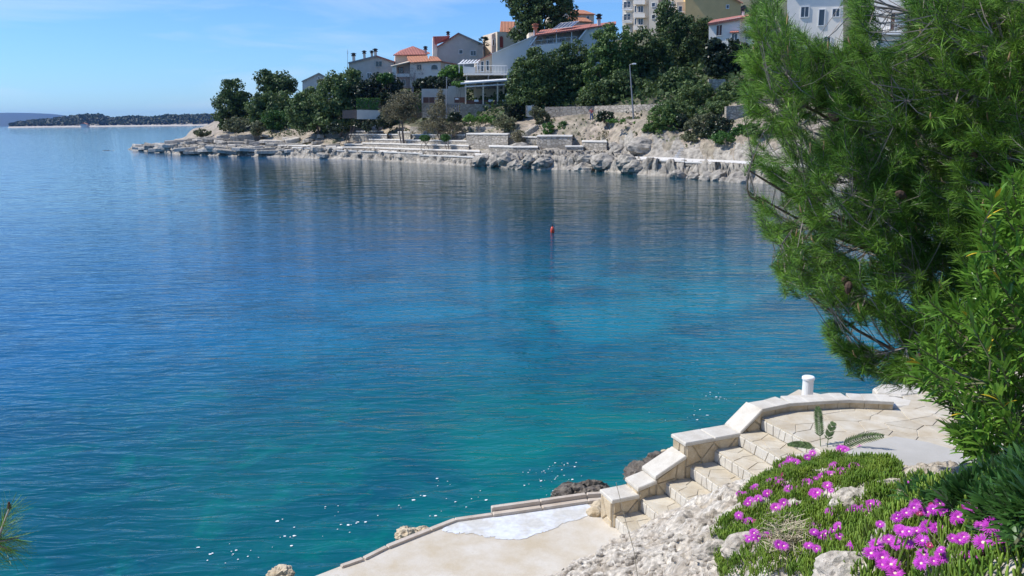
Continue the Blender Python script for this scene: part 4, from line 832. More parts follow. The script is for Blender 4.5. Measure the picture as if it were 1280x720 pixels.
terr('masonry_block', 672, 714, 6.6, 12, 1.0, 3.95, skew=2); terr('masonry_block', 706, 728, 4.8, 8, .8, 2.7); terr('masonry_block', 726, 756, 6.2, 9.5, 1.2, 3.3)
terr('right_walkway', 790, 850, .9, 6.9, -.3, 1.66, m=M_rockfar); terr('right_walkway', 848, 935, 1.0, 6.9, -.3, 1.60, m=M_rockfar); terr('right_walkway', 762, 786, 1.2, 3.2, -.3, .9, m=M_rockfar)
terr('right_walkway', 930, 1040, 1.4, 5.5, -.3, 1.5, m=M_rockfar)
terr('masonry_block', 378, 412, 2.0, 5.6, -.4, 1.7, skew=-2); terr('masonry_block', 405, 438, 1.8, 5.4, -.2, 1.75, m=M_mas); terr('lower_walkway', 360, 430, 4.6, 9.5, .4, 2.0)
# stairs on the far shore
r = thing('stone_stairs', wpos(846, float(shore(846)) + 5, 1.4), 'steep short flight of stone stairs climbing the rocks on the far shore', 'stairs')
for k in range(9):
    xa, xb = 835 + k * 1.9, 849 + k * 1.0; Y = float(shore(846)) + 7.0 + k * .33; z = 1.4 + k * .23
    g = G(); g.prism([wpos(xa, Y, z - .25), wpos(xb, Y, z - .25), wpos(xb, Y + .42, z - .25), wpos(xa, Y + .42, z - .25)], (0, 0, .38), .03); g.mk('step', M_slabfar, r)
# flat slabs and boulders of the headland
M_slabw = mat('weathered_slab', (.56, .51, .44), (.42, .38, .32), scale=.9, bump=.5, bscale=5, fine=(2.5, .25))
hd = bpy.data.objects.new('headland_rocks', None); hd.location = (-50, 155, 0); ORI[hd] = np.array([-50, 155, 0.]); link(hd); hd['kind'] = 'structure'
rr = random.Random(11)
def tslab(x, Y, z, lx, ly, th, yaw, ti, tj, m, name='rock_slab'):
    c = wpos(x, Y, z); R = Matrix.Rotation(yaw, 3, 'Z') @ Matrix.Rotation(ti, 3, 'X') @ Matrix.Rotation(tj, 3, 'Y'); pts = []
    n = 7
    for k in range(n):
        a = 2 * math.pi * k / n + rr.uniform(-.2, .2); q = (abs(math.cos(a)) ** .6 * math.copysign(1, math.cos(a)) * lx / 2 * rr.uniform(.85, 1.05), abs(math.sin(a)) ** .6 * math.copysign(1, math.sin(a)) * ly / 2 * rr.uniform(.85, 1.05), 0)
        pts.append(c + np.array(R @ Vector(q)))
    g = G(); g.prism(pts, np.array(R @ Vector((0, 0, th))), .12); g.mk(name, m, hd)
for (x, o, z, lx, ly, th) in ((196, 1, .2, 4, 2.5, .6), (207, 1.5, .35, 6, 3, .6), (205, 7, .7, 9, 4, .5), (222, 1.5, .2, 6, 3, .7), (234, 6, 1.0, 6, 4, .6), (243, 14, 1.8, 7, 3, .8), (258, 3, .8, 7, 4, .7), (262, 10, 1.5, 8, 3.5, .7), (264, 1.2, .2, 6, 3, .6), (283, 8, 1.4, 7, 4, .6), (282, 2, .6, 7, 3, .6), (298, 4.5, 1.1, 8, 3.5, .6), (303, 1.4, .5, 8, 3, .6), (296, 12, 2.2, 8, 3, .7), (322, 7, 1.4, 7, 4, .6), (322, 12, 2.4, 6, 2.5, 1.3), (331, 2.5, .8, 8, 3.5, .6), (345, 5, 1.3, 7, 3, .5), (352, 1.6, .6, 7, 3, .6), (368, 8, 1.8, 7, 3, .5), (356, 11, 2.2, 6, 3, .5), (310, 9, 1.9, 5, 3, .6), (275, 15, 2.4, 6, 3, .5), (330, 16, 3.0, 6, 2.5, .6)):
    tslab(x, float(shore(x)) + o, z, lx, ly, th, rr.uniform(-.25, .35), rr.uniform(-.10, .04), rr.uniform(-.1, .1), M_slabw if rr.random() < .7 else M_rockfar)
for k in range(70):
    x = rr.uniform(205, 425); o = rr.uniform(.5, 15) * (1 if x > 240 else .4); tslab(x, float(shore(x)) + o, gz(x, float(shore(x)) + o) - .1, rr.uniform(1.5, 5), rr.uniform(1, 2.6), rr.uniform(.4, .9), rr.uniform(-.5, .5), rr.uniform(-.25, .12), rr.uniform(-.2, .2), M_rockfar if rr.random() < .7 else M_slabw)
import bmesh
BLD = []
for k in range(5):
    bm = bmesh.new(); bmesh.ops.create_icosphere(bm, subdivisions=3, radius=1); V = np.array([v_.co[:] for v_ in bm.verts]); F = [[v_.index for v_ in f.verts] for f in bm.faces]; bm.free()
    V = V * (1 + .38 * fbm(V * 1.5 + k * 9, 4, True)[:, None]); me = bpy.data.meshes.new('boulder'); me.from_pydata(V.tolist(), [], F); me.materials.append(M_rockfar); BLD.append(me)
for k in range(34):
    x = rr.uniform(600, 790) if k < 24 else rr.uniform(790, 935); o = rr.uniform(-.3, 1.3) if k % 5 else rr.uniform(5.5, 8)
    if x < 600 and o > 3: o = rr.uniform(-.3, 1)
    if x > 785: o = rr.uniform(-.3, .3) if k % 5 else rr.uniform(7.5, 9)
    Y = float(shore(x)) + o; bo = bpy.data.objects.new('boulder', BLD[k % 5]); link(bo, hd); bo.location = (wpos(x, Y, max(-.1, gz(x, Y) - .1)) - ORI[hd]).tolist(); bo.rotation_euler = (rr.uniform(0, .5), rr.uniform(0, .5), rr.uniform(0, 6)); q_ = rr.uniform(.5, 1.25); bo.scale = (q_ * 1.3, q_, q_ * .75)
tslab(665, float(shore(665)) + 14.2, 3.6, 3.2, 1.6, 1.1, .3, -.1, -.5, M_mas2, 'leaning_slab')
# ------------------------------------------------------------------ walking person (far path)
def person():
    Y = float(shore(737)) + 12.5; b = wpos(737.5, Y, 0); b[2] = on_Y(737, 151.2, Y)[2]
    r = thing('person', b, 'person in red top and blue jeans walking on the path', 'person')
    def skin(name, pts, edges, rad, m, root=0):
        me = bpy.data.meshes.new(name); me.from_pydata([tuple(p) for p in pts], edges, []); me.materials.append(m)
        o = bpy.data.objects.new(name, me); ORI[o] = ORI[r]; link(o, r)
        sk = o.modifiers.new('skin', 'SKIN'); sub = o.modifiers.new('sub', 'SUBSURF'); sub.levels = sub.render_levels = 1
        for i, v_ in enumerate(me.skin_vertices[0].data): v_.radius = (rad[i], rad[i]); v_.use_root = (i == root)
        return o
    # body: pelvis, spine, neck, head, two arms with hands, two striding legs
    pts = [(0, 0, .93), (0, 0, 1.15), (0, -.01, 1.40), (0, -.01, 1.52), (-.01, -.02, 1.66), (.17, 0, 1.40), (.24, .03, 1.13), (.20, -.08, .90), (-.17, 0, 1.40), (-.30, -.06, 1.18), (-.42, -.10, 1.03), (.09, 0, .88), (.12, -.03, .50), (.16, .06, .08), (.15, -.06, .04), (-.09, 0, .88), (-.13, .02, .50), (-.16, -.03, .08), (-.18, -.14, .04)]
    ed = [(0, 1), (1, 2), (2, 3), (3, 4), (2, 5), (5, 6), (6, 7), (2, 8), (8, 9), (9, 10), (0, 11), (11, 12), (12, 13), (13, 14), (0, 15), (15, 16), (16, 17), (17, 18)]
    skin('body', pts, ed, [.13, .12, .12, .06, .10, .06, .045, .03, .06, .045, .03, .09, .065, .045, .04, .09, .065, .045, .04], M_skin)
    skin('shirt', [(0, 0, .95), (0, 0, 1.18), (0, -.01, 1.42), (.17, 0, 1.40), (.235, .02, 1.18), (-.17, 0, 1.40), (-.28, -.05, 1.22)], [(0, 1), (1, 2), (2, 3), (3, 4), (2, 5), (5, 6)], [.155, .145, .145, .08, .065, .08, .065], M_shirt)
    skin('trousers', [(0, 0, .95), (.09, 0, .86), (.12, -.03, .50), (.155, .05, .12), (-.09, 0, .86), (-.13, .02, .50), (-.16, -.025, .12)], [(0, 1), (1, 2), (2, 3), (0, 4), (4, 5), (5, 6)], [.15, .11, .085, .07, .11, .085, .07], M_jeans)
    g = G(); g.tube([b + (-.01, 0, 1.66), b + (-.01, 0, 1.74), b + (-.01, 0, 1.79)], [.108, .10, .03], 8); g.mk('hair', M_cap, r)
person()
# ------------------------------------------------------------------ buoy
c = on_z(690.5, 291, 0); r = thing('buoy', c, 'small red mooring buoy floating in the middle of the bay', 'buoy')
g = G(); g.tube([c + (0, 0, -.12), c + (0, 0, .0), c + (0, 0, .12), c + (0, 0, .25), c + (0, 0, .34)], [.05, .10, .115, .09, .04], 12); g.mk('float', M_buoy, r, smooth=True)
g = G(); g.tube([c + (0, 0, .32), c + (0, 0, .41)], [.03, .03], 6); g.tube([c + (-.05, 0, .40), c + (0, 0, .46), c + (.05, 0, .40)], [.014] * 3, 5); g.mk('top_ring', M_dark, r)
# ================================================================== NEAR QUAY
O_ = np.array([1.33, 9.71]); e_ = np.array([2.13, .82]); e_ /= np.linalg.norm(e_); n_ = np.array([e_[1], -e_[0]]); TD = .38
def L(s, t, z): q = O_ + e_ * s + n_ * t; return np.array([q[0], q[1], z])
ZT = [1.9 - .17 * i for i in range(7)]
def stones(parent, polys, mapf, nrm, th, m, name, bev=.012, jit=.004):
    for c in polys:
        j = random.uniform(-jit, jit); P = [mapf(q[0] + random.uniform(-.003, .003), q[1] + random.uniform(-.003, .003)) for q in c]; g = G(); g.prism([p_ - nrm * .01 for p_ in P], nrm * (th + .01 + j), bev); g.mk(name, m, parent)
# upper terrace (z 1.9)
base_px = [(952, 522), (987, 514.5), (1031, 511.6), (1062, 510), (1116, 512.5)]
tb = [on_z(*q, 1.9)[:2] for q in base_px]
terr_poly = [tuple(L(2.28, 0, 0)[:2])] + [tuple(q) for q in tb[1:]] + [(5.75, 11.0), (5.9, 11.85), (6.5, 12.0), (7.4, 12.6), (9.2, 12.9), (11, 12.6), (11, 6.6), (6.2, 6.6), tuple(L(2.28, 2.6, 0)[:2])]
ut = bpy.data.objects.new('upper_terrace', None); ut.location = (5, 9.6, 1.9); ORI[ut] = np.array([5, 9.6, 1.9]); link(ut); ut['kind'] = 'structure'
g = G(); g.prism([(q[0], q[1], -1.5) for q in terr_poly], (0, 0, 3.389)); g.mk('terrace_body', M_mortar, ut)
_r5 = random.Random(5); sd_ = [q for q in spread(terr_poly, .13, 5000, _r5) if q[1] > 7.6 and _r5.random() < .42]
cells = voro(terr_poly, sd_, .009)
stones(ut, [c for c in cells if min(q[1] for q in c) > 7.9 and max(q[0] for q in c) < 8.6], lambda x, y: np.array([x, y, 1.883]), np.array([0, 0, 1.]), .016, M_paving, 'paving_stone', .005, .002)
# stair flight
st = thing('stone_staircase', L(0, 0, .71), 'short flight of pale stone steps from the quay up to the terrace', 'stairs')
WD = 2.0
for i in range(1, 7):
    s0 = (6 - i) * TD; g = G(); g.prism([L(s0 + .0, .0, -1), L(s0 + TD, .0, -1), L(s0 + TD, WD, -1), L(s0, WD, -1)], (0, 0, ZT[i] + 1 - .01)); stp = g.mk('step', M_mortar, st)
    rp = [(s0 + .006, .005), (s0 + TD - .03, .005), (s0 + TD - .03, WD), (s0 + .006, WD)]
    stones(stp, voro(rp, spread(rp, .17, 60, random.Random(20 + i)), .008), lambda x, y, z=ZT[i]: L(x, y, z - .018), np.array([0, 0, 1.]), .018, M_paving, 'tread_stone', .004, .0015)
nr = np.array([-e_[0], -e_[1], 0])
for i in range(0, 7):
    s0 = (6 - i) * TD; z0 = (ZT[i + 1] if i < 6 else .71); tmax = 1.75 if i < 6 else 1.0
    rp = [(.01, z0 + .004), (tmax, z0 + .004), (tmax, ZT[i] - .028), (.01, ZT[i] - .028)]
    stones(st if i else ut, voro(rp, [(x + random.uniform(-.03, .03), (z0 + ZT[i]) / 2 + random.uniform(-.035, .035)) for x in np.arange(.07, tmax, .13)], .009), lambda x, y, s=s0: L(s, x, y), nr, .012, M_coping, 'riser_stone', .005, .003)
# parapet of the stairs
pw = thing('stair_parapet', L(1.2, -.15, .7), 'stepped cream stone parapet with pale coping on the sea side of the stairs', 'parapet')
TH = .30
def pblock(s0, s1, z0a, z1a, z1b, cop=.05, ncop=1, cells=.16):
    g = G(); P = [L(s0, 0, z0a), L(s1, 0, z0a), L(s1, 0, z1b - cop), L(s0, 0, z1a - cop)]; nn = np.array([-n_[0], -n_[1], 0]) * TH; g.prism(P, nn); bd = g.mk('core', M_mortar, pw)
    rp = [(s0 + .01, z0a + .01), (s1 - .01, z0a + .01), (s1 - .01, z1b - cop - .008), (s0 + .01, z1a - cop - .008)]
    stones(pw, voro(rp, spread(rp, cells, 700, random.Random(int(s0 * 100) + 3)), .014), lambda x, y: L(x, 0, y), np.array([n_[0], n_[1], 0]), .022, M_stone, 'facing_stone', .012, .006)
    rp = [(-TH + .01, z0a + .01), (-.01, z0a + .01), (-.01, z1a - cop - .008), (-TH + .01, z1a - cop - .008)]
    stones(pw, voro(rp, spread(rp, cells, 500, random.Random(int(s0 * 90) + 8)), .014), lambda x, y: L(s0, x, y), nr, .022, M_stone, 'facing_stone', .012, .006)
    for k in range(ncop):
        a, b = k / ncop, (k + 1) / ncop; sa, sb = s0 + (s1 - s0) * a - (.03 if k == 0 else -.003), s0 + (s1 - s0) * b + (.0 if k == ncop - 1 else -.003)
        za, zb = z1a + (z1b - z1a) * a, z1a + (z1b - z1a) * b
        g = G(); g.prism([L(sa, .035, za - cop), L(sb, .035, zb - cop), L(sb, -TH - .02, zb - cop), L(sa, -TH - .02, za - cop)], (0, 0, cop), .014); g.mk('coping_slab', M_coping, pw)
pblock(-.04, .34, -.5, 1.12, 1.12, cells=.17)
pblock(.345, .60, -.5, 1.22, 1.28); pblock(.605, 1.05, -.5, 1.34, 1.56, cells=.2)
pblock(1.055, 1.93, -.5, 1.74, 1.74, ncop=2, cells=.2)
pblock(1.935, 2.26, -.5, 1.76, 2.04, ncop=1, cells=.15)
# curved kerb wall round the terrace
kw = thing('terrace_kerb_wall', (*tb[2], 1.9), 'low curved cream kerb wall around the sea side of the upper terrace', 'kerb wall')
cin = [np.array([*L(2.265, 0, 0)[:2]])] + [np.array(q) for q in tb[1:]]
fine = []
for i in range(len(cin) - 1):
    nseg = 2 if i < 3 else 3
    for k in range(nseg): fine.append(cin[i] + (cin[i + 1] - cin[i]) * k / nseg)
fine.append(cin[-1])
for i in range(len(fine) - 1):
    a, b = fine[i], fine[i + 1]; d = (b - a) / np.linalg.norm(b - a); nn = np.array([-d[1], d[0]]); k = i / len(fine)
    t0, t1 = .26 - .02 * math.sin(i * 2.1), .26 - .02 * math.sin((i + 1) * 2.1)
    q = [a + d * .003, b - d * .003, b - d * .003 + nn * t1, a + d * .003 + nn * t0]
    g = G(); g.prism([(*w_, -.4) for w_ in q], (0, 0, 2.385)); g.mk('kerb_stone', M_stone, kw)
    qq = [a + d * .001 - nn * .02, b - d * .001 - nn * .02, b - d * .001 + nn * (t1 + .015), a + d * .001 + nn * (t0 + .015)]
    g = G(); g.prism([(*w_, 1.986) for w_ in qq], (0, 0, .048 + .0015 * math.sin(i * 3)), .006); g.mk('coping_slab', M_coping, kw)
# white rough sea edge right of the kerb end
ed_ = bpy.data.objects.new('terrace_sea_edge', None); ed_.location = (6, 11.8, 1.9); ORI[ed_] = np.array([6, 11.8, 1.9]); link(ed_); ed_['kind'] = 'structure'
for k, (x, y) in enumerate(((5.45, 11.15), (5.85, 11.6), (6.35, 11.75), (6.95, 12.1), (7.7, 12.5), (8.5, 12.75))):
    g = G(); n7 = 7; pts = [(x + .42 * math.cos(2 * math.pi * q / n7 + k) * random.uniform(.8, 1.1), y + .26 * math.sin(2 * math.pi * q / n7 + k) * random.uniform(.8, 1.1), 1.5) for q in range(n7)]; g.prism(pts, (0, 0, .40 + .02 * math.sin(k * 2)), .03); g.mk('edge_stone', M_coping, ed_)
# lower jetty corner with bollard
jp = [on_z(*q, 1.62)[:2] for q in [(950, 513), (964, 504), (998, 486), (1036, 494), (1075, 497)]]; jp.append(np.array([5.0, 10.95])); jp.append(np.array([3.7, 10.75]))
o = G().prism([(*q, -1.5) for q in jp], (0, 0, 3.12), .03).mk('lower_jetty', M_sandconc); o['kind'] = 'structure'
bl = on_z(1009, 497, 1.66); bl[:2] = on_z(1009, 495, 1.66)[:2]; bl[2] = 1.62; zt = 2.14
r = thing('mooring_bollard', bl, 'white round mooring bollard behind the curved kerb wall', 'bollard')
topz = on_Y(1009.5, 470.5, bl[1])[2]
G().tube([bl, bl + (0, 0, .03), (bl[0], bl[1], topz - .05)], [.088, .085, .083], 20).mk('post', M_trim, r, smooth=False)
G().tube([(bl[0], bl[1], topz - .05), (bl[0], bl[1], topz - .045), (bl[0], bl[1], topz - .012), (bl[0], bl[1], topz)], [.086, .098, .098, .085], 20).mk('cap', M_trim, r)
# lower quay
qp = [on_z(*q, .71)[:2] for q in [(394, 720), (425, 708), (453, 698.5), (482, 684), (536, 662.5), (568, 650), (615, 643.5), (676, 635), (734, 626.5), (757, 625)]]
qpoly = [np.array([-4.2, 6.5]), np.array([-3.2, 7.9])] + qp + [L(0, .02, 0)[:2], L(0, 1.6, 0)[:2], np.array([2.2, 7.2]), np.array([.5, 4.5]), np.array([-3.5, 4.5])]
o = G().prism([(*q, -1.5) for q in qpoly], (0, 0, 2.21)).mk('lower_quay', M_sandconc); o['kind'] = 'structure'
# whitewashed strip
wp_ = [(570, 652), (600, 646), (650, 641), (700, 634), (734, 630), (741, 634), (738, 643), (722, 650), (705, 653), (690, 661), (672, 668), (650, 674), (628, 674), (608, 671), (590, 667), (572, 667), (552, 663), (556, 657)]
dn = []
for i in range(len(wp_)):
    a = np.array(wp_[i], float); b = np.array(wp_[(i + 1) % len(wp_)], float)
    for k in range(9):
        q = a + (b - a) * k / 9; j = 1.9 if a[1] > 640 and a[0] < 735 else .2; dn.append(q + rng.normal(size=2) * j * (1, .6))
o = mk('whitewash_patch', [(*on_z(*q, .714)[:2], .7145) for q in dn], [list(range(len(dn)))], M_white); o['kind'] = 'structure'
# kerb beams along the quay edge
kb = thing('quay_kerb', (*qp[6], .71), 'narrow weathered double kerb along the seaward edge of the lower quay', 'kerb')
for idx, (i0, i1, h, w0, w1) in enumerate(((3, 6, .035, 0, .07), (6, 7, .045, .0, .08), (7, 8, .045, .0, .08), (8, 9, .045, 0, .08), (6, 7, .10, -.075, -.01), (7, 8, .10, -.075, -.01), (8, 9, .10, -.075, -.01), (2, 3, .03, 0, .06), (1, 2, .03, 0, .06))):
    for k in range(i0, i1):
        a, b = qp[k], qp[k + 1]; d = (b - a) / np.linalg.norm(b - a); nn = np.array([d[1], -d[0]])
        g = G(); g.prism([(*(a + nn * w0 + d * .004), .55), (*(b + nn * w0 - d * .004), .55), (*(b + nn * w1 - d * .004), .55), (*(a + nn * w1 + d * .004), .55)], (0, 0, .16 + h), .012); g.mk('kerb_beam', M_timber, kb)
# grey concrete path on the terrace
pp = [(1050, 590), (1052, 566), (1085, 552), (1118, 544.5), (1160, 552), (1205, 565), (1262, 590), (1330, 640), (1290, 700)]
o = G().prism([on_z(*q, 1.935) - (0, 0, .05) for q in pp], (0, 0, .05), .02).mk('concrete_path', M_pathc); o['kind'] = 'structure'
# ------------------------------------------------------------------ rocky bank below the camera
ctrl = []
def cz(px, py, z): q = on_z(px, py, z); ctrl.append((q[0], q[1], z))
def cR(px, py, R): q = on_R(px, py, R); ctrl.append(tuple(q))
for q in [(775, 648), (765, 662), (745, 680), (716, 702), (690, 720)]: cz(*q, .70)
for q in [(730, 660), (690, 690), (640, 720), (760, 640)]: cz(*q, .45)
for x, y, z in ((-1.5, 8.5, .2), (-3, 6.8, .3), (-2.2, 5.5, .5), (-4, 5, .3)): ctrl.append((x, y, z))
SHIFT = .04
for (px, py, i) in ((800, 655, 6), (822, 662, 5), (850, 655, 5), (872, 645, 4), (900, 625, 3), (925, 606, 2), (955, 586, 1), (985, 568, 1), (1010, 566, 0), (1045, 572, 0), (1060, 592, 0), (1110, 600, 0), (1150, 608, 0), (1190, 618, 0)): cz(px, py, ZT[i] + SHIFT)
for (s, t, z) in ((.2, .6, .6), (.6, .7, .8), (1.2, .6, 1.1), (1.8, .7, 1.4), (2.4, .3, 1.6), (.3, .1, .5), (3, .5, 1.7), (1.5, .1, 1.1), (4, .4, 1.7)): q = L(s, t, z); ctrl.append(tuple(q))
for q in ((5.4, 8.6, 1.78), (6.5, 8.6, 1.8), (5.5, 10, 1.75), (8, 8, 1.85), (8, 11, 1.6), (4.9, 8.9, 1.75), (6.6, 7.6, 1.85)): ctrl.append(q)
for (px, py, R) in ((850, 690, 6.6), (800, 700, 7.0), (740, 712, 7.2), (900, 700, 5.7), (900, 660, 7.0), (940, 640, 7.1), (960, 700, 4.9), (1000, 640, 6.2), (1000, 600, 7.6), (1050, 640, 5.6), (1050, 600, 7.2), (1060, 700, 3.7), (1100, 640, 5.0), (1150, 640, 4.6), (1100, 700, 3.2), (1160, 700, 2.9), (1200, 650, 3.9), (1250, 690, 2.5), (1260, 640, 4.0), (1270, 610, 5.2)): cR(px, py, R)
for q in ((1.2, 4, 3.1), (1, 2.2, 3.9), (0, 3, 3.3), (0, 1, 4.2), (2.5, 1.2, 4.5), (4.5, 2.5, 4.3), (6, 4, 4), (6, 6, 3), (8, 5, 4.2), (-1.5, 3, 2.6), (-3, 1, 3), (-1, 5, 1.9), (0, 6, 1.9), (3, -2, 5), (-2, -2, 4.2), (8, 0, 5.5), (-4, 3.5, 1.6)): ctrl.append(q)
CT = np.array(ctrl)
def tps(A, B): d2 = ((A[:, None, :] - B[None]) ** 2).sum(-1); return np.where(d2 > 0, d2 * np.log(d2 + 1e-12) * .5, 0)
K = tps(CT[:, :2], CT[:, :2]) + np.eye(len(CT)) * .02; Pm = np.c_[np.ones(len(CT)), CT[:, :2]]
sol = np.linalg.solve(np.block([[K, Pm], [Pm.T, np.zeros((3, 3))]]), np.r_[CT[:, 2], 0, 0, 0])
def bank0(X, Y):
    Q = np.c_[np.ravel(X), np.ravel(Y)]; return tps(Q, CT[:, :2]) @ sol[:-3] + np.c_[np.ones(len(Q)), Q] @ sol[-3:]
_qa = on_z(784, 668, .71)[:2]; _qb = on_z(690, 720, .71)[:2]
def footprint(X, Y):
    """highest level the natural ground may reach, so that steps, terrace and quay stay clear"""
    s = (X - O_[0]) * e_[0] + (Y - O_[1]) * e_[1]; t = (X - O_[0]) * n_[0] + (Y - O_[1]) * n_[1]
    k = np.clip(6 - np.floor(s / TD), 0, 6).astype(int); zt = np.array(ZT)[k]; t0 = np.where(s < .38, .40 + s * 1.3, .93) + .07 * np.sin(s * 9) + .04 * np.sin(s * 23)
    t0 = np.where(s > 2.28, .98, t0); lim = zt - .07 + np.clip(t - t0, 0, 9) * 2.2
    d = _qb - _qa; side = (d[0] * (Y - _qa[1]) - d[1] * (X - _qa[0])) / np.linalg.norm(d)
    lq = .64 + np.clip(side + .06 * np.sin(X * 8) if False else side, 0, 9) * 1.6
    return np.where(s < 0, lq, lim)
def bank(X, Y):
    X = np.ravel(X); Y = np.ravel(Y); z = bank0(X, Y); Q = np.c_[X, Y, z * 0]
    near = np.clip((8.9 - Y) / .8, .15, 1) * np.clip((7.5 - X) / 1, .2, 1)
    edge = np.clip((X - .2) / 1.2, .3, 1)
    r1 = fbm(Q * 1.7 + 3, 3, True); r2 = fbm(Q * np.array([5.5, 5.5, 5]) + 11, 4, True); r3 = fbm(Q * 19 + 40, 3)
    st_ = np.abs(vnoise(Q * np.array([3.3, 7.5, 1]) + 60))
    return np.minimum(footprint(X, Y) + .05 * r3, z + near * (.10 * r1 + .085 * r2 + .02 * r3 - .12 * np.exp(-(st_ / .05) ** 2)) - .05)
xs = np.concatenate([np.arange(-4.2, -.6, .08), np.arange(-.6, 5.2, .022), np.arange(5.2, 9.6, .1)]); ys = np.concatenate([np.arange(-3, 1.4, .15), np.arange(1.4, 9.35, .022), np.arange(9.35, 9.6, .1)])
XX, YY = np.meshgrid(xs, ys, indexing='ij'); ZZ = bank(XX, YY).reshape(XX.shape)
idx = np.arange(XX.size).reshape(XX.shape); F = np.stack([idx[:-1, :-1], idx[1:, :-1], idx[1:, 1:], idx[:-1, 1:]], -1).reshape(-1, 4)
o = mk('rocky_bank', np.stack([XX, YY, ZZ], -1).reshape(-1, 3), F, M_rock, kind='structure', loc=(2, 5, 0))
# hillside right of the terrace, carrying the pine (mostly hidden)
hx = np.arange(7.6, 70, 1.2); hy = np.arange(-30, 34, 1.2); HX, HY = np.meshgrid(hx, hy, indexing='ij'); HZ = 1.2 + (HX - 7.6) * .22 + np.clip((8 - HY) * .12, -3.2, 3) + .3 * fbm(np.c_[HX.ravel(), HY.ravel(), HX.ravel() * 0] * .5, 3).reshape(HX.shape) - np.clip(HY - 13, 0, 50) * .35 * np.clip(1.6 - (HX - 7.6) * .02, .3, 2)
idx = np.arange(HX.size).reshape(HX.shape); F = np.stack([idx[:-1, :-1], idx[1:, :-1], idx[1:, 1:], idx[:-1, 1:]], -1).reshape(-1, 4)
mk('right_hillside', np.stack([HX, HY, HZ], -1).reshape(-1, 3), F, M_soil, kind='structure')
def hit(px, py, f=None):
    d = ray(px, py); d = d / np.linalg.norm(d); ts = np.linspace(1.5, 14, 700); P = CAM + ts[:, None] * d; z = bank(P[:, 0], P[:, 1]); k = np.argmax(P[:, 2] < z)
    return P[k], ts[k]
# loose rocks
def rock(name, c, R, m, label, sc=(1, 1, .8), amp=.35, fr=1.6, seed=0, sub=4, cat='rock', group=None):
    import bmesh
    bm = bmesh.new(); bmesh.ops.create_icosphere(bm, subdivisions=sub, radius=1); V = np.array([v_.co[:] for v_ in bm.verts]); F = [[v_.index for v_ in f.verts] for f in bm.faces]; bm.free()
    q = V * fr + seed * 7.7; V = V * (1 + amp * fbm(q, 4, True)[:, None] - .06 * (np.abs(vnoise(q * 3)) < .08)[:, None]); V = V * np.array(sc) * R + np.array(c)
    o = mk(name, V, F, m, smooth=False); tag(o, label, cat, group); return o
for k, (px, py, R, lab) in enumerate(((1067, 626, .10, 'grey-white limestone rock in the middle of the flower mat'), (955, 634, .09, 'small white rock among the flowers above the steps'), (933, 683, .11, 'white rock in the left edge of the flower mat near the bottom'), (893, 690, .10, 'craggy pale rock left of the flower mat'), (1062, 714, .09, 'grey weathered rock at the bottom edge among large flowers'), (1118, 612, .09, 'pale rock between flower mat and dark shrub'))):
    P, t = hit(px, py); rock('limestone_rock', P - (0, 0, R * .15), R, M_rock, lab, (1.25, .9, .75), seed=k)
for k, (px, py, R, lab, m) in enumerate(((713, 616, .17, 'dark brown sea rock left of the lowest parapet block', M_darkrock), (732, 617, .15, 'dark sea rock touching the quay kerb', M_darkrock), (748, 613, .12, 'brown sea rock right beside the lowest parapet block', M_darkrock), (806, 588, .20, 'dark sea rock behind the sloping coping', M_darkrock), (826, 574, .17, 'brown sea rock below the large coping slab', M_darkrock), (838, 567, .13, 'small tan sea rock at the end of the large coping slab', M_stone), (508, 672, .12, 'yellowish rock at the waterline beside the quay', M_stone), (528, 667, .08, 'small yellow pebble-like rock at the quay edge', M_stone), (352, 722, .12, 'pale rock breaking the water at the bottom edge', M_stone))):
    c = on_z(px, py + 3, .05); c[2] = .12
    if 700 < px < 760: c = on_z(px, py, .62); c[2] = .55; R *= 1.1
    if px > 790: c = on_z(px, py, 1.0); c[2] = .93
    rock('sea_rock', c, R, m, lab, (1.2, 1, .8), amp=.5, fr=2.2, seed=20 + k)
for k, (px, py, zz, lb) in enumerate(((716, 622, .2, 'low brown rock base under the dark rock left of the lowest parapet block'), (738, 616, .2, 'low brown rock base where the quay kerb meets the parapet'), (812, 594, .3, 'brown rock base rising from the water behind the sloping coping'), (832, 585, .3, 'brown rock base rising from the water under the large coping slab'))):
    c = on_z(px, py, zz) + (0, .12, 0); c[2] = -.05; rock('sea_rock', c, .27, M_darkrock, lb, (1.2, .8, 1.3), amp=.4, seed=40 + k, group='rock bases under the parapet')
for k, (px, py, lab) in enumerate(((743, 640, 'cream rubble stone lying beside the lowest step'), (750, 632, 'cream rubble stone between kerb and parapet end'))):
    c = on_z(px, py, .74); rock('rubble_stone', c, .085, M_stone, lab, (1.2, 1, .8), amp=.25, seed=60 + k, sub=3)
# flat pale slab at the right of the stairs
P = [on_z(*q, 1.62) for q in ((919, 600), (942, 597), (962, 610), (936, 615))]; tag(G().prism([p_ - (0, 0, .08) for p_ in P], (0, 0, .08), .012).mk('loose_slab', M_coping), 'smooth square pale slab beside the upper steps', 'slab')
# small stones on the bank
ps = G()
for _ in range(260):
    px, py = random.uniform(700, 900), random.uniform(640, 720)
    if py < 648 + (900 - px) * .05: continue
    P, t = hit(px, py)
    if t > 11: continue
    R = random.uniform(.008, .035); pts = [P + np.array([R * 1.3 * math.cos(a + px), R * math.sin(a + px), -.01]) * random.uniform(.7, 1.2) for a in np.linspace(0, 2 * math.pi, 7)[:-1]]; ps.prism(pts, (0, 0, R * random.uniform(.6, 1.2)), R * .3)
ps.mk('loose_gravel', M_rock, kind='stuff')
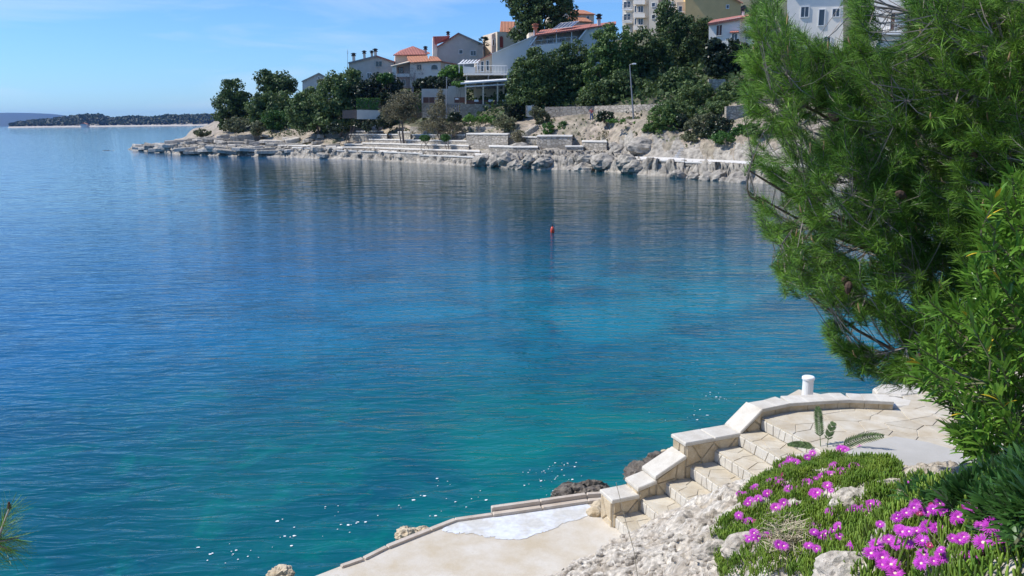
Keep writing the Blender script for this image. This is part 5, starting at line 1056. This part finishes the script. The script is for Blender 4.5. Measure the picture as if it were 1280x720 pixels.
# ------------------------------------------------------------------ ice plant mats with flowers
zones = {
 'a': ([(968, 572), (985, 562), (1010, 575), (1040, 566), (1062, 560), (1095, 566), (1120, 580), (1128, 596), (1112, 606), (1080, 612), (1040, 622), (1020, 618), (1000, 612), (975, 618), (950, 630), (930, 640), (922, 628), (940, 606), (965, 596)], 'ice plant mat with small magenta flowers beside the steps and palm seedling'),
 'b': ([(885, 672), (905, 655), (930, 640), (950, 632), (975, 620), (1005, 614), (1030, 622), (1040, 640), (1020, 665), (1000, 690), (1010, 720), (900, 730), (893, 700), (905, 690), (898, 678)], 'ice plant mat with magenta flowers at the left end of the bank'),
 'c': ([(1030, 640), (1045, 632), (1080, 618), (1100, 615), (1120, 606), (1150, 604), (1200, 622), (1250, 632), (1290, 640), (1330, 700), (1300, 760), (1000, 760), (1004, 690), (1022, 662)], 'ice plant mat with the largest magenta flowers at the lower right'),
}
hole = [[(1048, 624), (1055, 617), (1085, 620), (1082, 630), (1054, 634)], [(947, 638), (953, 630), (963, 630), (965, 640)], [(915, 690), (930, 672), (955, 678), (945, 695)], [(1035, 712), (1060, 703), (1085, 708), (1080, 722), (1030, 722)], [(1111, 615), (1118, 608), (1127, 612), (1122, 620)]]
def fingers(P, D, Ln, Wd):
    """triangular-section succulent leaves: base P, direction D, length, width"""
    n = len(P); A = np.cross(D, rng.normal(size=(n, 3))); A /= np.linalg.norm(A, axis=1)[:, None]; B = np.cross(D, A); V = []
    bend = (np.array([0, 0, 1.]) - D) * .25
    for t, w in ((0, .6), (.55, 1), (.9, .7)):
        c = P + D * (Ln * t)[:, None] + bend * (Ln * t * t)[:, None]
        for k in range(3): a = 2 * math.pi * k / 3; V.append(c + (A * math.cos(a) + B * math.sin(a)) * (Wd * w)[:, None])
    V.append(P + D * Ln[:, None] + bend * Ln[:, None]); V = np.stack(V, 1); F = []
    for r_ in (0, 3):
        for k in range(3): j = (k + 1) % 3; F += [(r_ + k, r_ + j, r_ + 3 + j), (r_ + k, r_ + 3 + j, r_ + 3 + k)]
    for k in range(3): F.append((6 + k, 6 + (k + 1) % 3, 9))
    F = np.array(F); return V.reshape(-1, 3), (F[None] + (np.arange(n) * 10)[:, None, None]).reshape(-1, 3)
plants = {}
for key, (poly, lab) in zones.items():
    n = 620000; X = rng.uniform(1.0, 6.5, n); Y = rng.uniform(1.0, 9.2, n); Z = bank(X, Y); px, py = proj(np.c_[X, Y, Z])
    ok = inpoly(px, py, poly)
    for h in hole: ok &= ~inpoly(px, py, h)
    q = np.c_[X, Y, Z][ok]; dens = vnoise(q * np.array([6, 6, 0])) + vnoise(q * np.array([2.2, 2.2, 0]) + 5); q = q[dens > -.92 + .2 * rng.random(len(q))]
    area = len(q) * (5.5 * 8.2 / n); want = int(min(len(q), area * 9000)); q = q[:want]
    D = np.c_[rng.normal(size=(len(q), 2)) * .42, np.ones(len(q))]; D[:, 0] -= .12; D /= np.linalg.norm(D, axis=1)[:, None]
    q[:, 2] += rng.uniform(-.005, .055, len(q)) + .03 * vnoise(q * 7)
    c = q.mean(0); c[2] = q[:, 2].min(); r = thing('ice_plant', c, lab, 'plant'); plants[key] = r
    V, F = fingers(q, D, rng.uniform(.032, .062, len(q)), rng.uniform(.0032, .0052, len(q))); mk('leaves', V, F, M_ice, r, kind='stuff')
FL = [(315,105,18),(345,78,20),(368,93,22),(413,70,16),(565,42,20),(657,48,22),(515,110,18),(497,140,20),(550,126,20),(625,125,24),(318,142,14),(447,155,12),(310,172,20),(340,198,22),(285,185,16),(415,178,28),(405,200,22),(455,212,24),(468,185,22),(435,215,18),(508,203,14),(165,220,18),(205,200,16),(235,205,20),(185,243,20),(218,235,20),(262,212,12),(288,272,24),(316,295,24),(372,271,24),(346,336,24),(168,298,16),(175,343,18),(205,330,16),(202,374,22),(219,394,24),(167,394,18),(264,398,20),(505,290,22),(540,347,22),(487,375,18),(518,360,16),(543,388,18),(455,350,22),(440,370,20),(420,425,22),(320,425,20),(680,264,28),(658,295,26),(650,320,24),(703,325,20),(620,285,14),(580,285,14),(827,190,22),(862,213,26),(823,238,26),(850,261,26),(800,282,26),(863,298,16),(920,285,16),(775,300,14),(945,256,24),(910,262,14),(990,272,16),(1018,310,28),(1045,275,16),(1075,280,18),(1165,272,12),(1220,263,22),(796,369,28),(852,365,20),(890,350,24),(935,351,26),(605,430,46),(670,455,44),(715,472,44),(690,420,40),(750,500,48),(765,535,48),(775,420,36),(740,400,36),(820,418,34),(875,405,30),(905,423,16),(880,460,28),(870,495,28),(950,470,24),(950,440,16),(1060,478,50),(1118,412,50),(1197,400,62),(1150,350,50),(1180,330,46),(1110,345,36),(1040,390,32),(1215,340,40),(995,395,20),(640,400,34),(715,500,36)]
def petal_mesh(npet, layers, m, seed):
    rg = random.Random(seed); V = []; F = []
    for l_ in range(layers):
        for k in range(npet):
            a = 2 * math.pi * (k + .5 * l_) / npet + rg.uniform(-.06, .06); up = .18 + .28 * l_ + rg.uniform(-.08, .12); ln = rg.uniform(.86, 1.02) * (1 - .18 * l_); w = .052
            d = np.array([math.cos(a), math.sin(a), 0]); s_ = np.array([-math.sin(a), math.cos(a), 0]); b = len(V)
            for t, ww in ((.16, .5), (.6, 1), (1.0, .55)):
                c = d * ln * t + np.array([0, 0, up * math.sin(t * 1.6) * .5]); V += [c - s_ * w * ww, c + s_ * w * ww]
            F += [[b, b + 1, b + 3, b + 2], [b + 2, b + 3, b + 5, b + 4]]
    me = bpy.data.meshes.new('petals'); me.from_pydata([tuple(v_) for v_ in V], [], F); me.materials.append(m); return me
PMS = [petal_mesh(30, 2, M_petal, s_) for s_ in range(4)]; PMR = petal_mesh(20, 2, M_petal2, 9)
V = [(0, 0, .13)]; F = []
for rr_, z in ((.12, .12), (.20, .06), (.17, -.02)):
    for k in range(12): V.append((rr_ * math.cos(k * math.pi / 6), rr_ * math.sin(k * math.pi / 6), z))
for k in range(12):
    j = (k + 1) % 12; F += [[0, 1 + k, 1 + j], [1 + k, 13 + k, 13 + j, 1 + j], [13 + k, 25 + k, 25 + j, 13 + j]]
CM = bpy.data.meshes.new('flower_centre'); CM.from_pydata(V, [], F); CM.materials.append(M_centre)
_rf = random.Random(8); FL += [(x + _rf.uniform(-34, 34), y + _rf.uniform(-20, 20), _rf.uniform(16, 23)) for (x, y, d) in FL if d < 30 and _rf.random() < .9]
stg = {k: G() for k in plants}
for i, (x, y, d) in enumerate(FL):
    px, py = 880 + x / 3.2, 550 + y / 3.2; P, t = hit(px, py + 2); P = on_R(px, py, t - (.15 if d > 30 else .24))
    key = 'a' if inpoly([px], [py + 3], zones['a'][0])[0] else ('b' if px < 1015 + (py - 620) * -.2 else 'c'); r = plants[key]
    R = d / 3.2 * t / FPX * (.68 if d > 30 else .94)
    red = (x, y) in ((318, 142), (262, 212), (264, 398), (703, 325), (905, 423), (863, 298), (205, 330), (910, 262), (1045, 275))
    fo = bpy.data.objects.new('flower', PMR if red else PMS[i % 4]); link(fo, r); fo.location = (P - ORI[r]).tolist(); fo.scale = (R, R, R * 1.3)
    vd = (CAM - P); vd /= np.linalg.norm(vd); nd = vd * .55 + np.array([-.12, 0, .75]) + rng.normal(size=3) * .14
    fo.rotation_euler = Vector(nd).to_track_quat('Z', 'Y').to_euler()
    if red: fo['label'] = 'crimson half-open flower'; fo.scale = (R * .9, R * .9, R * 1.8)
    fc = bpy.data.objects.new('flower_centre', CM); link(fc, fo)
    stg[key].tube([P - nd * .002, P + (random.uniform(-.02, .02), .02, -.13)], [.003, .004], 5)
for k, g in stg.items(): g.mk('flower_stalks', M_ice, plants[k], kind='stuff')
# dry straw between the mats
P = []; g = G()
for _ in range(420):
    px, py = random.gauss(985, 14), random.gauss(682, 12); q, t = hit(px, py)
    if t > 9: continue
    g.tube([q + (0, 0, .02), q + (random.uniform(-.05, .05), random.uniform(-.03, .03), random.uniform(.04, .1)), q + (random.uniform(-.1, .1), random.uniform(-.05, .05), random.uniform(.05, .12))], [.0016] * 3, 3)
for _ in range(120):
    px, py = random.gauss(1140, 22), random.gauss(700, 8); q, t = hit(px, py)
    g.tube([q + (0, 0, .02), q + (random.uniform(-.04, .04), random.uniform(-.03, .03), random.uniform(.04, .1))], [.0012] * 2, 3)
g.mk('dry_grass', M_dry, kind='stuff')
q0 = on_R(797, 722, 4.4); q1 = on_R(783, 655, 4.25); q2 = on_R(770, 603, 4.1)
tag(G().tube([q0, (q0 + q1) / 2 + (.01, 0, 0), q1, q2], [.0024, .002, .0018, .0014], 5).mk('dry_stalk', M_dry), 'single thin dry grass stalk standing before the lower steps', 'grass stalk')
P, t = hit(1228, 712); pts = [P + (-.02, 0, 0), P + (.005, 0, .07), P + (.012, .01, .12)]; tag(G().tube(pts, [.006, .006, .004], 6).mk('rusty_stem', M_cone), 'bent rusty brown stem at the bottom edge among large flowers', 'stem')
# ------------------------------------------------------------------ palm seedling
pb = on_z(1030, 558, 1.95); pb = hit(1028, 562)[0]; t0 = np.linalg.norm(pb - CAM)
pl = thing('palm_seedling', pb, 'small palm seedling with four narrow fronds behind the flowers', 'plant')
for (pts, w, n, droop) in (([(1026, 561), (1025, 540), (1023, 520), (1022, 508)], 5.2, 20, 0), ([(1034, 560), (1035, 545), (1038, 535), (1043, 527)], 4.6, 13, 0), ([(1024, 563), (1014, 556), (1000, 553), (984, 556)], 4.6, 18, 0), ([(1040, 565), (1058, 552), (1080, 543), (1106, 545)], 6.5, 26, 0)):
    C_ = [on_R(*q, t0 - .1) for q in pts]; ts = np.linspace(0, 1, 24); CC = []
    for t in ts:
        b_ = [(1 - t) ** 3, 3 * t * (1 - t) ** 2, 3 * t * t * (1 - t), t ** 3]; CC.append(sum(b * c for b, c in zip(b_, C_)))
    CC = np.array(CC); g = G(); g.tube(CC[::3], [.006, .005, .004, .004, .003, .003, .002, .002], 5); fr = g.mk('frond', M_palm, pl)
    lg = G(); sc = t0 / FPX
    for k in range(n):
        t = .3 + .7 * k / n; j = min(int(t * 23), 22); c = CC[j]; d = CC[j + 1] - CC[j]; d /= np.linalg.norm(d)
        vd = CAM - c; vd /= np.linalg.norm(vd); side = np.cross(d, vd); side /= np.linalg.norm(side)
        for sg in (-1, 1):
            ln = w * sc * 1.5 * math.sin(min(1, (1.08 - t) * 2.2) * 1.5); dd = d * .75 + side * sg * .65 + vd * random.uniform(-.25, .35) - np.array([0, 0, .2]); dd /= np.linalg.norm(dd); e2 = c + dd * ln; ww = np.cross(dd, vd) * .011
            lg.add([c - ww * .5, c + ww * .5, (c + e2) / 2 + ww, e2, (c + e2) / 2 - ww], [[0, 1, 2, 3, 4]])
    lg.mk('leaflets', M_palm, fr)
# ------------------------------------------------------------------ oleander and low shrub
def leaf_template():
    V = []; F = []
    for t, w, z in ((0, .12, 0), (.25, .8, .035), (.55, 1, .05), (.82, .6, .02), (1, .02, -.03)):
        V += [(t, -w * .088, z + .012 * w), (t, 0, z), (t, w * .088, z + .012 * w)]
    for k in range(4): b = 3 * k; F += [[b, b + 3, b + 4, b + 1], [b + 1, b + 4, b + 5, b + 2]]
    return np.array(V), np.array(F)
LT_V, LT_F = leaf_template()
def frames(D, up):
    X = D / np.linalg.norm(D, axis=1)[:, None]; Yv = np.cross(up, X); Yv /= np.linalg.norm(Yv, axis=1)[:, None] + 1e-9; Z = np.cross(X, Yv); return X, Yv, Z
def leafy(label, poly, Rr, nshoot, anchor, m, ln, name, hide=None, whorls=7, keep=300, yellow=10, seed=4, updir=(-.25, -.1, .85), mat_stem=M_stem, ground=False):
    rg = np.random.default_rng(seed); r = thing(name, anchor, label, 'shrub'); xs = [q[0] for q in poly]; ys = [q[1] for q in poly]
    tips = []
    while len(tips) < nshoot:
        x, y = rg.uniform(min(xs), max(xs)), rg.uniform(min(ys), max(ys))
        if inpoly([x], [y], poly)[0]:
            R_ = rg.uniform(*Rr)
            if ground: R_ = min(R_, hit(x, y)[1] - rg.uniform(.02, .35))
            tips.append(on_R(x, y, R_))
    tips = np.array(tips); P = []; D = []; g = G(); A = np.array(anchor, float)
    # main stems
    mains = [A + (0, 0, -.1)]; nodes = []
    order = tips[rg.permutation(len(tips))[:max(8, nshoot // 14)]]
    for q in order:
        mid = A * .5 + q * .5 + np.array([0, 0, -.1]) + rg.normal(size=3) * .08; pts = [A, A * .75 + mid * .25 + (0, 0, .12), mid, q * .7 + mid * .3, q]; g.tube(pts, [.018, .016, .012, .007, .004], 6)
        for t in np.linspace(.35, 1, 10):
            k = t * 4; i = min(int(k), 3); nodes.append(pts[i] + (pts[i + 1] - pts[i]) * (k - i))
    nodes = np.array(nodes)
    for q in tips:
        dist = np.linalg.norm(nodes - (q - np.array(updir) * .25), axis=1); b = nodes[np.argmin(dist)]; d = q - b; L_ = np.linalg.norm(d)
        ax = d / (L_ + 1e-6) * .5 + np.array(updir) * .7 + rg.normal(size=3) * .18; ax /= np.linalg.norm(ax); s0 = q - ax * ln * 1.6
        g.tube([b, (b + s0) / 2 + (0, 0, -.02), s0, q], [.006, .005, .0045, .003], 4)
        for w_ in range(whorls):
            c = s0 + (q - s0) * (w_ / (whorls - 1)); ph = rg.uniform(0, 6.28); u1 = np.cross(ax, [0, 0, 1.]) + 1e-3; u1 /= np.linalg.norm(u1); u2 = np.cross(ax, u1)
            for k in range(3):
                a = ph + k * 2.094; open_ = 1.15 - .75 * w_ / (whorls - 1); dd = ax * math.cos(open_) + (u1 * math.cos(a) + u2 * math.sin(a)) * math.sin(open_) + rg.normal(size=3) * .08; P.append(c); D.append(dd)
    g.mk('stems', mat_stem, r)
    P = np.array(P); D = np.array(D); n = len(P); X, Yv, Z = frames(D, np.tile([0, 0, 1.], (n, 1)) + rg.normal(size=(n, 3)) * .35); s = ln * rg.uniform(.7, 1.15, n) * 1.0
    rngd = np.linalg.norm(P - CAM, axis=1); px, py = proj(P); vis = (px > 0) & (px < 1280) & (py > 0) & (py < 720); order = np.argsort(np.where(vis, rngd, 99))
    top = order[:keep]; rest = order[keep:]
    V = (P[rest, None] + s[rest, None, None] * (LT_V[None, :, 0:1] * X[rest, None] + LT_V[None, :, 1:2] * Yv[rest, None] + LT_V[None, :, 2:3] * Z[rest, None])).reshape(-1, 3); F = (LT_F[None] + (np.arange(len(rest)) * 15)[:, None, None]).reshape(-1, 4)
    mk('foliage', V, F, m, r, kind='stuff', smooth=True)
    me = bpy.data.meshes.new('leaf'); me.from_pydata(LT_V.tolist(), [], LT_F.tolist()); me.materials.append(m); me.shade_smooth(); me2 = me.copy(); me2.materials.clear(); me2.materials.append(M_yleaf)
    for k, i in enumerate(top):
        yl = k % 23 == 5 and yellow; o = bpy.data.objects.new('leaf', me2 if yl else me); link(o, r); R = Matrix((X[i], Yv[i], Z[i])).transposed(); o.matrix_local = Matrix.Translation(Vector(P[i] - ORI[r])) @ R.to_4x4() @ Matrix.Scale(float(s[i]), 4)
        if yl: o['label'] = 'yellowed leaf'
leafy('tall bright green oleander bush at the right edge', [(1190, 350), (1215, 335), (1225, 300), (1208, 275), (1212, 255), (1250, 230), (1275, 200), (1330, 190), (1350, 660), (1280, 645), (1240, 610), (1228, 580), (1200, 560), (1178, 540), (1196, 510), (1162, 492), (1128, 470), (1150, 452), (1132, 432), (1168, 410), (1140, 392), (1160, 365)], (4.3, 5.6), 470, (4.35, 5.1, 2.7), M_olean, .098, 'oleander_bush', seed=4, updir=(-.5, -.25, .6))
leafy('low dark green shrub between the flower mats and the oleander', [(1122, 614), (1150, 602), (1180, 606), (1210, 604), (1235, 588), (1290, 572), (1320, 655), (1250, 640), (1200, 632), (1160, 625), (1135, 622)], (3.3, 4.9), 400, (3.0, 4.0, 3.1), M_shrubd, .072, 'low_shrub', keep=150, yellow=0, seed=9, updir=(-.3, -.15, .8), ground=True)
# ------------------------------------------------------------------ near pine
def needle_tufts(P, A, ln, nn, w, L0, L1):
    """needles around shoot axes: P tip, A axis (unit); nn needles each"""
    n = len(P); t = rng.random((n, nn)) ** .8; base = P[:, None] - A[:, None] * (ln[:, None] * t)[..., None]
    R = rng.normal(size=(n, nn, 3)); R -= (R * A[:, None]).sum(-1)[..., None] * A[:, None]; R /= np.linalg.norm(R, axis=-1)[..., None]
    op = rng.uniform(.35, .95, (n, nn))[..., None]; D = A[:, None] * np.cos(op) + R * np.sin(op) + np.array([0, 0, -.10]); D /= np.linalg.norm(D, axis=-1)[..., None]
    Ln = rng.uniform(L0, L1, (n, nn))[..., None]; S_ = np.cross(D, R + rng.normal(size=D.shape) * .5); S_ /= np.linalg.norm(S_, axis=-1)[..., None]
    tip = base + D * Ln + np.array([0, 0, -.008]); mid = base + D * Ln * .5
    V = np.stack([base - S_ * w * .5, base + S_ * w * .5, tip + S_ * w * .3, tip - S_ * w * .3], 2).reshape(-1, 3); return V, np.arange(len(V)).reshape(-1, 4)
def curve(a, b, sag, n=8):
    t = np.linspace(0, 1, n)[:, None]; return a + (b - a) * t + np.array(sag) * (4 * t * (1 - t))
def near_pine():
    T0 = np.array([5.6, 6.9, 2.2]); r = thing('pine_tree', T0, 'large near pine with long bright needles filling the right of the frame', 'tree')
    trunk = curve(T0, np.array([5.9, 7.6, 11.5]), (.2, .1, 0), 10); G().tube(trunk, np.linspace(.19, .07, 10), 10).mk('trunk', M_bark, r)
    poly = [(962, -30), (935, 20), (921, 62), (930, 95), (926, 125), (950, 150), (938, 178), (922, 200), (934, 240), (952, 290), (962, 330), (988, 372), (1020, 388), (1050, 375), (1075, 395), (1110, 412), (1135, 440), (1125, 470), (1200, 480), (1260, 460), (1340, 420), (1360, -40)]
    limbs = []
    tg = [(945, 50, 6.2), (940, 95, 5.9), (935, 205, 5.8), (945, 250, 6.1), (975, 330, 6.0), (1010, 370, 6.3), (1060, 440, 5.6), (985, 60, 6.6), (1080, 75, 6.3), (1010, 130, 6.1), (1100, 200, 6.0), (1090, 300, 6.4), (1150, 380, 6.2), (1180, 30, 6.2), (1200, 140, 6.0), (1220, 250, 6.2), (1120, -20, 7.2), (1150, 120, 7.4), (1080, 180, 7.2), (1240, 350, 6.4), (1260, 60, 5.7)]
    for i, (x, y, R) in enumerate(tg):
        q = on_R(x, y, R); h = np.clip((q[2] - 1.1 - 2.2) / 9.3, .03, .9); a = trunk[0] + (trunk[-1] - trunk[0]) * h + np.array([.15, .1, 0])
        c = curve(a, q, (0, 0, -.18 - .1 * (i % 3)), 9); limbs.append(c)
        n_r = [.05, .045, .04, .034, .028, .022, .016, .011, .006]; G().tube(c + rng.normal(size=c.shape) * .02, n_r, 6).mk('branch', M_bark, r)
    N1 = np.concatenate([c[3:] for c in limbs])
    def sample(n, Rr, pl):
        out = []; xs = [q[0] for q in pl]; ys = [q[1] for q in pl]
        while len(out) < n:
            x = rng.uniform(min(xs), max(xs), 500); y = rng.uniform(min(ys), max(ys), 500); k = inpoly(x, y, pl)
            for a, b in zip(x[k], y[k]): out.append(on_R(a, b, rng.uniform(*Rr)))
        return np.array(out[:n])
    gap = [[(960, -40), (1062, -40), (1062, 34), (1030, 50), (995, 34), (975, 10)], [(1078, -40), (1130, -40), (1130, 40), (1110, 66), (1084, 54)], [(1030, 385), (1100, 395), (1105, 425), (1050, 420)]]
    sec = np.concatenate([sample(150, (5.4, 7.0), poly), sample(70, (7.0, 8.5), poly)]); _x, _y = proj(sec); _k = np.ones(len(sec), bool)
    for gp in gap: _k &= ~inpoly(_x, _y, gp)
    sec = sec[_k]; g = G(); N2 = []
    for q in sec:
        b = N1[np.argsort(np.linalg.norm(N1 - (q + np.array([.3, .1, -.15])), axis=1))[rng.integers(0, 6)]]; c = curve(b, q, rng.normal(size=3) * .06 + (0, 0, -.06), 6); g.tube(c, [.010, .009, .008, .006, .005, .003], 4); N2.append(c)
    N2 = np.concatenate(N2 + [c[5:] for c in limbs])
    tips = np.concatenate([sample(3300, (5.3, 7.0), poly), sample(1900, (7.0, 8.6), poly)])
    lower = [(1028, 402), (1045, 392), (1062, 425), (1085, 432), (1110, 440), (1140, 440), (1160, 470), (1120, 478), (1085, 474), (1058, 462), (1042, 440)]
    low = sample(90, (5.4, 5.9), lower); px, py = proj(tips); k = np.ones(len(tips), bool)
    for gp in gap: k &= ~inpoly(px, py, gp)
    # looseness: open patches where what is behind shows through
    k &= (vnoise(np.c_[px * .022, py * .022, px * 0]) + .7 * vnoise(np.c_[px * .06, py * .06, px * 0 + 3])) > -.50 - .5 * np.clip((px - 1000) / 120, 0, 1)
    tips = np.concatenate([tips[k], low]); g2 = G(); AX = []
    for q in tips:
        d = np.linalg.norm(N2 - (q + np.array([.16, .02, -.12])), axis=1); b = N2[np.argpartition(d, 5)[rng.integers(0, 6)]]; dv = q - b; Ld = np.linalg.norm(dv)
        ax = dv / (Ld + 1e-6) * .8 + np.array([-.35, -.15, .55]) + rng.normal(size=3) * .28; ax /= np.linalg.norm(ax); AX.append(ax)
        m_ = q - ax * .12; g2.tube([b, (b + m_) / 2 + (0, 0, -.02), m_, q], [.0035, .003, .0028, .0022], 3)
    g.mk('branchlets', M_twig, r, kind='stuff'); g2.mk('twigs', M_twig, r, kind='stuff')
    AX = np.array(AX); ln = rng.uniform(.10, .22, len(tips)); V, F = needle_tufts(tips, AX, ln, 96, .0027, .055, .10); mk('needles', V, F, M_needle, r, kind='stuff')
    g = G()
    for i in rng.permutation(len(tips))[:260]: g.tube([tips[i], tips[i] + AX[i] * .02 + (0, 0, .012), tips[i] + AX[i] * .03 + (0, 0, .035)], [.004, .0055, .002], 5)
    g.mk('buds', M_candle, r, kind='stuff')
    for (x, y, R, s_) in ((1048, 150, 5.4, 1), (1062, 352, 5.4, 1.1), (1120, 240, 5.4, 1), (1210, 185, 5.4, 1), (1148, 442, 5.4, .9), (1055, 345, 5.5, 1)):
        c = on_R(x, y, R); d = np.array([random.uniform(-.6, .6), 0, random.uniform(-.6, .3)]); d /= np.linalg.norm(d); g = G(); g.tube([c, c + d * .015, c + d * .035, c + d * .06, c + d * .08], [.008, .022, .026, .018, .006], 8); g.mk('cone', M_cone, r)
near_pine()
# sapling tip at the lower left
def sapling():
    b = on_R(-40, 790, 3.0); r = thing('pine_sapling', b, 'tip of a small pine entering at the lower left corner', 'tree')
    pts = [b, on_R(-22, 720, 3.0), on_R(-2, 672, 3.0), on_R(12, 635, 3.0)]; P = np.array(pts); G().tube(P, [.008, .006, .004, .003], 6).mk('stem', M_twig, r)
    tips = [P[3]]; ax = [P[3] - P[2]]
    for (x, y, dx, dy) in ((24, 672, 30, -4), (-4, 665, -10, -30), (14, 688, 30, 6), (-6, 700, 20, -15), (6, 650, 10, -20)):
        q = on_R(x, y, 3.0 + random.uniform(-.04, .04)); tips.append(q); q2 = on_R(x + dx, y + dy, 3.0) - q; ax.append(q2); 
    g = G()
    for q in tips[1:]: g.tube([P[2] + (P[1] - P[2]) * random.random() * .6, q], [.003, .002], 4)
    g.mk('twig', M_twig, r); ax = np.array([a / np.linalg.norm(a) for a in ax]); V, F = needle_tufts(np.array(tips), ax, np.full(len(tips), .07), 70, .0013, .05, .085); mk('needles', V, F, M_needle, r, kind='stuff')
    G().tube([P[3], P[3] + (0, 0, .02)], [.006, .003], 6).mk('bud', M_cone, r)
sapling()
# ------------------------------------------------------------------ foam flecks on the near water
g = G(); rf = random.Random(2)
for _ in range(50):
    t = rf.random(); cx = 235 + t * 480; cy = 722 - t * 118 - abs(rf.gauss(0, 15)) - 4
    if rf.random() < .3: cx, cy = rf.gauss(690, 30), rf.gauss(600, 10)
    if rf.random() < .12: cx, cy = rf.gauss(880, 40), rf.gauss(515, 14)
    c = on_z(cx, cy, 0)
    if cx > 560 and cy > 642 - (cx - 560) * .09 or cx <= 560 and cy > 720 - (cx - 394) * .42 - 6: continue
    for _k in range(rf.choice([1, 1, 1, 2, 3, 5])):
        c2 = c + (rf.gauss(0, .10), rf.gauss(0, .12), 0); R = .005 + .020 * rf.random() ** 2.5; n7 = 7
        g.prism([(c2[0] + R * 1.4 * math.cos(a) * rf.uniform(.5, 1.2), c2[1] + R * math.sin(a) * rf.uniform(.5, 1.2), .004) for a in np.linspace(0, 2 * math.pi, n7 + 1)[:-1]], (0, 0, .006))
g.mk('sea_foam', M_foam, kind='stuff')
# ------------------------------------------------------------------ air
hz = G(); hz.box((-12500, -12500, -8), (12500, 12500, 190)); mh = bpy.data.materials.new('haze_air'); mh.use_nodes = True; nn_ = mh.node_tree.nodes; nn_.remove(nn_['Principled BSDF'])
pv = nn_.new('ShaderNodeVolumePrincipled'); pv.inputs['Color'].default_value = (.18, .42, 1, 1); pv.inputs['Density'].default_value = 5e-5; pv.inputs['Anisotropy'].default_value = .2
mh.node_tree.links.new(pv.outputs[0], nn_['Material Output'].inputs['Volume']); o = hz.mk('haze', mh, kind='stuff', loc=(0, 0, 0));
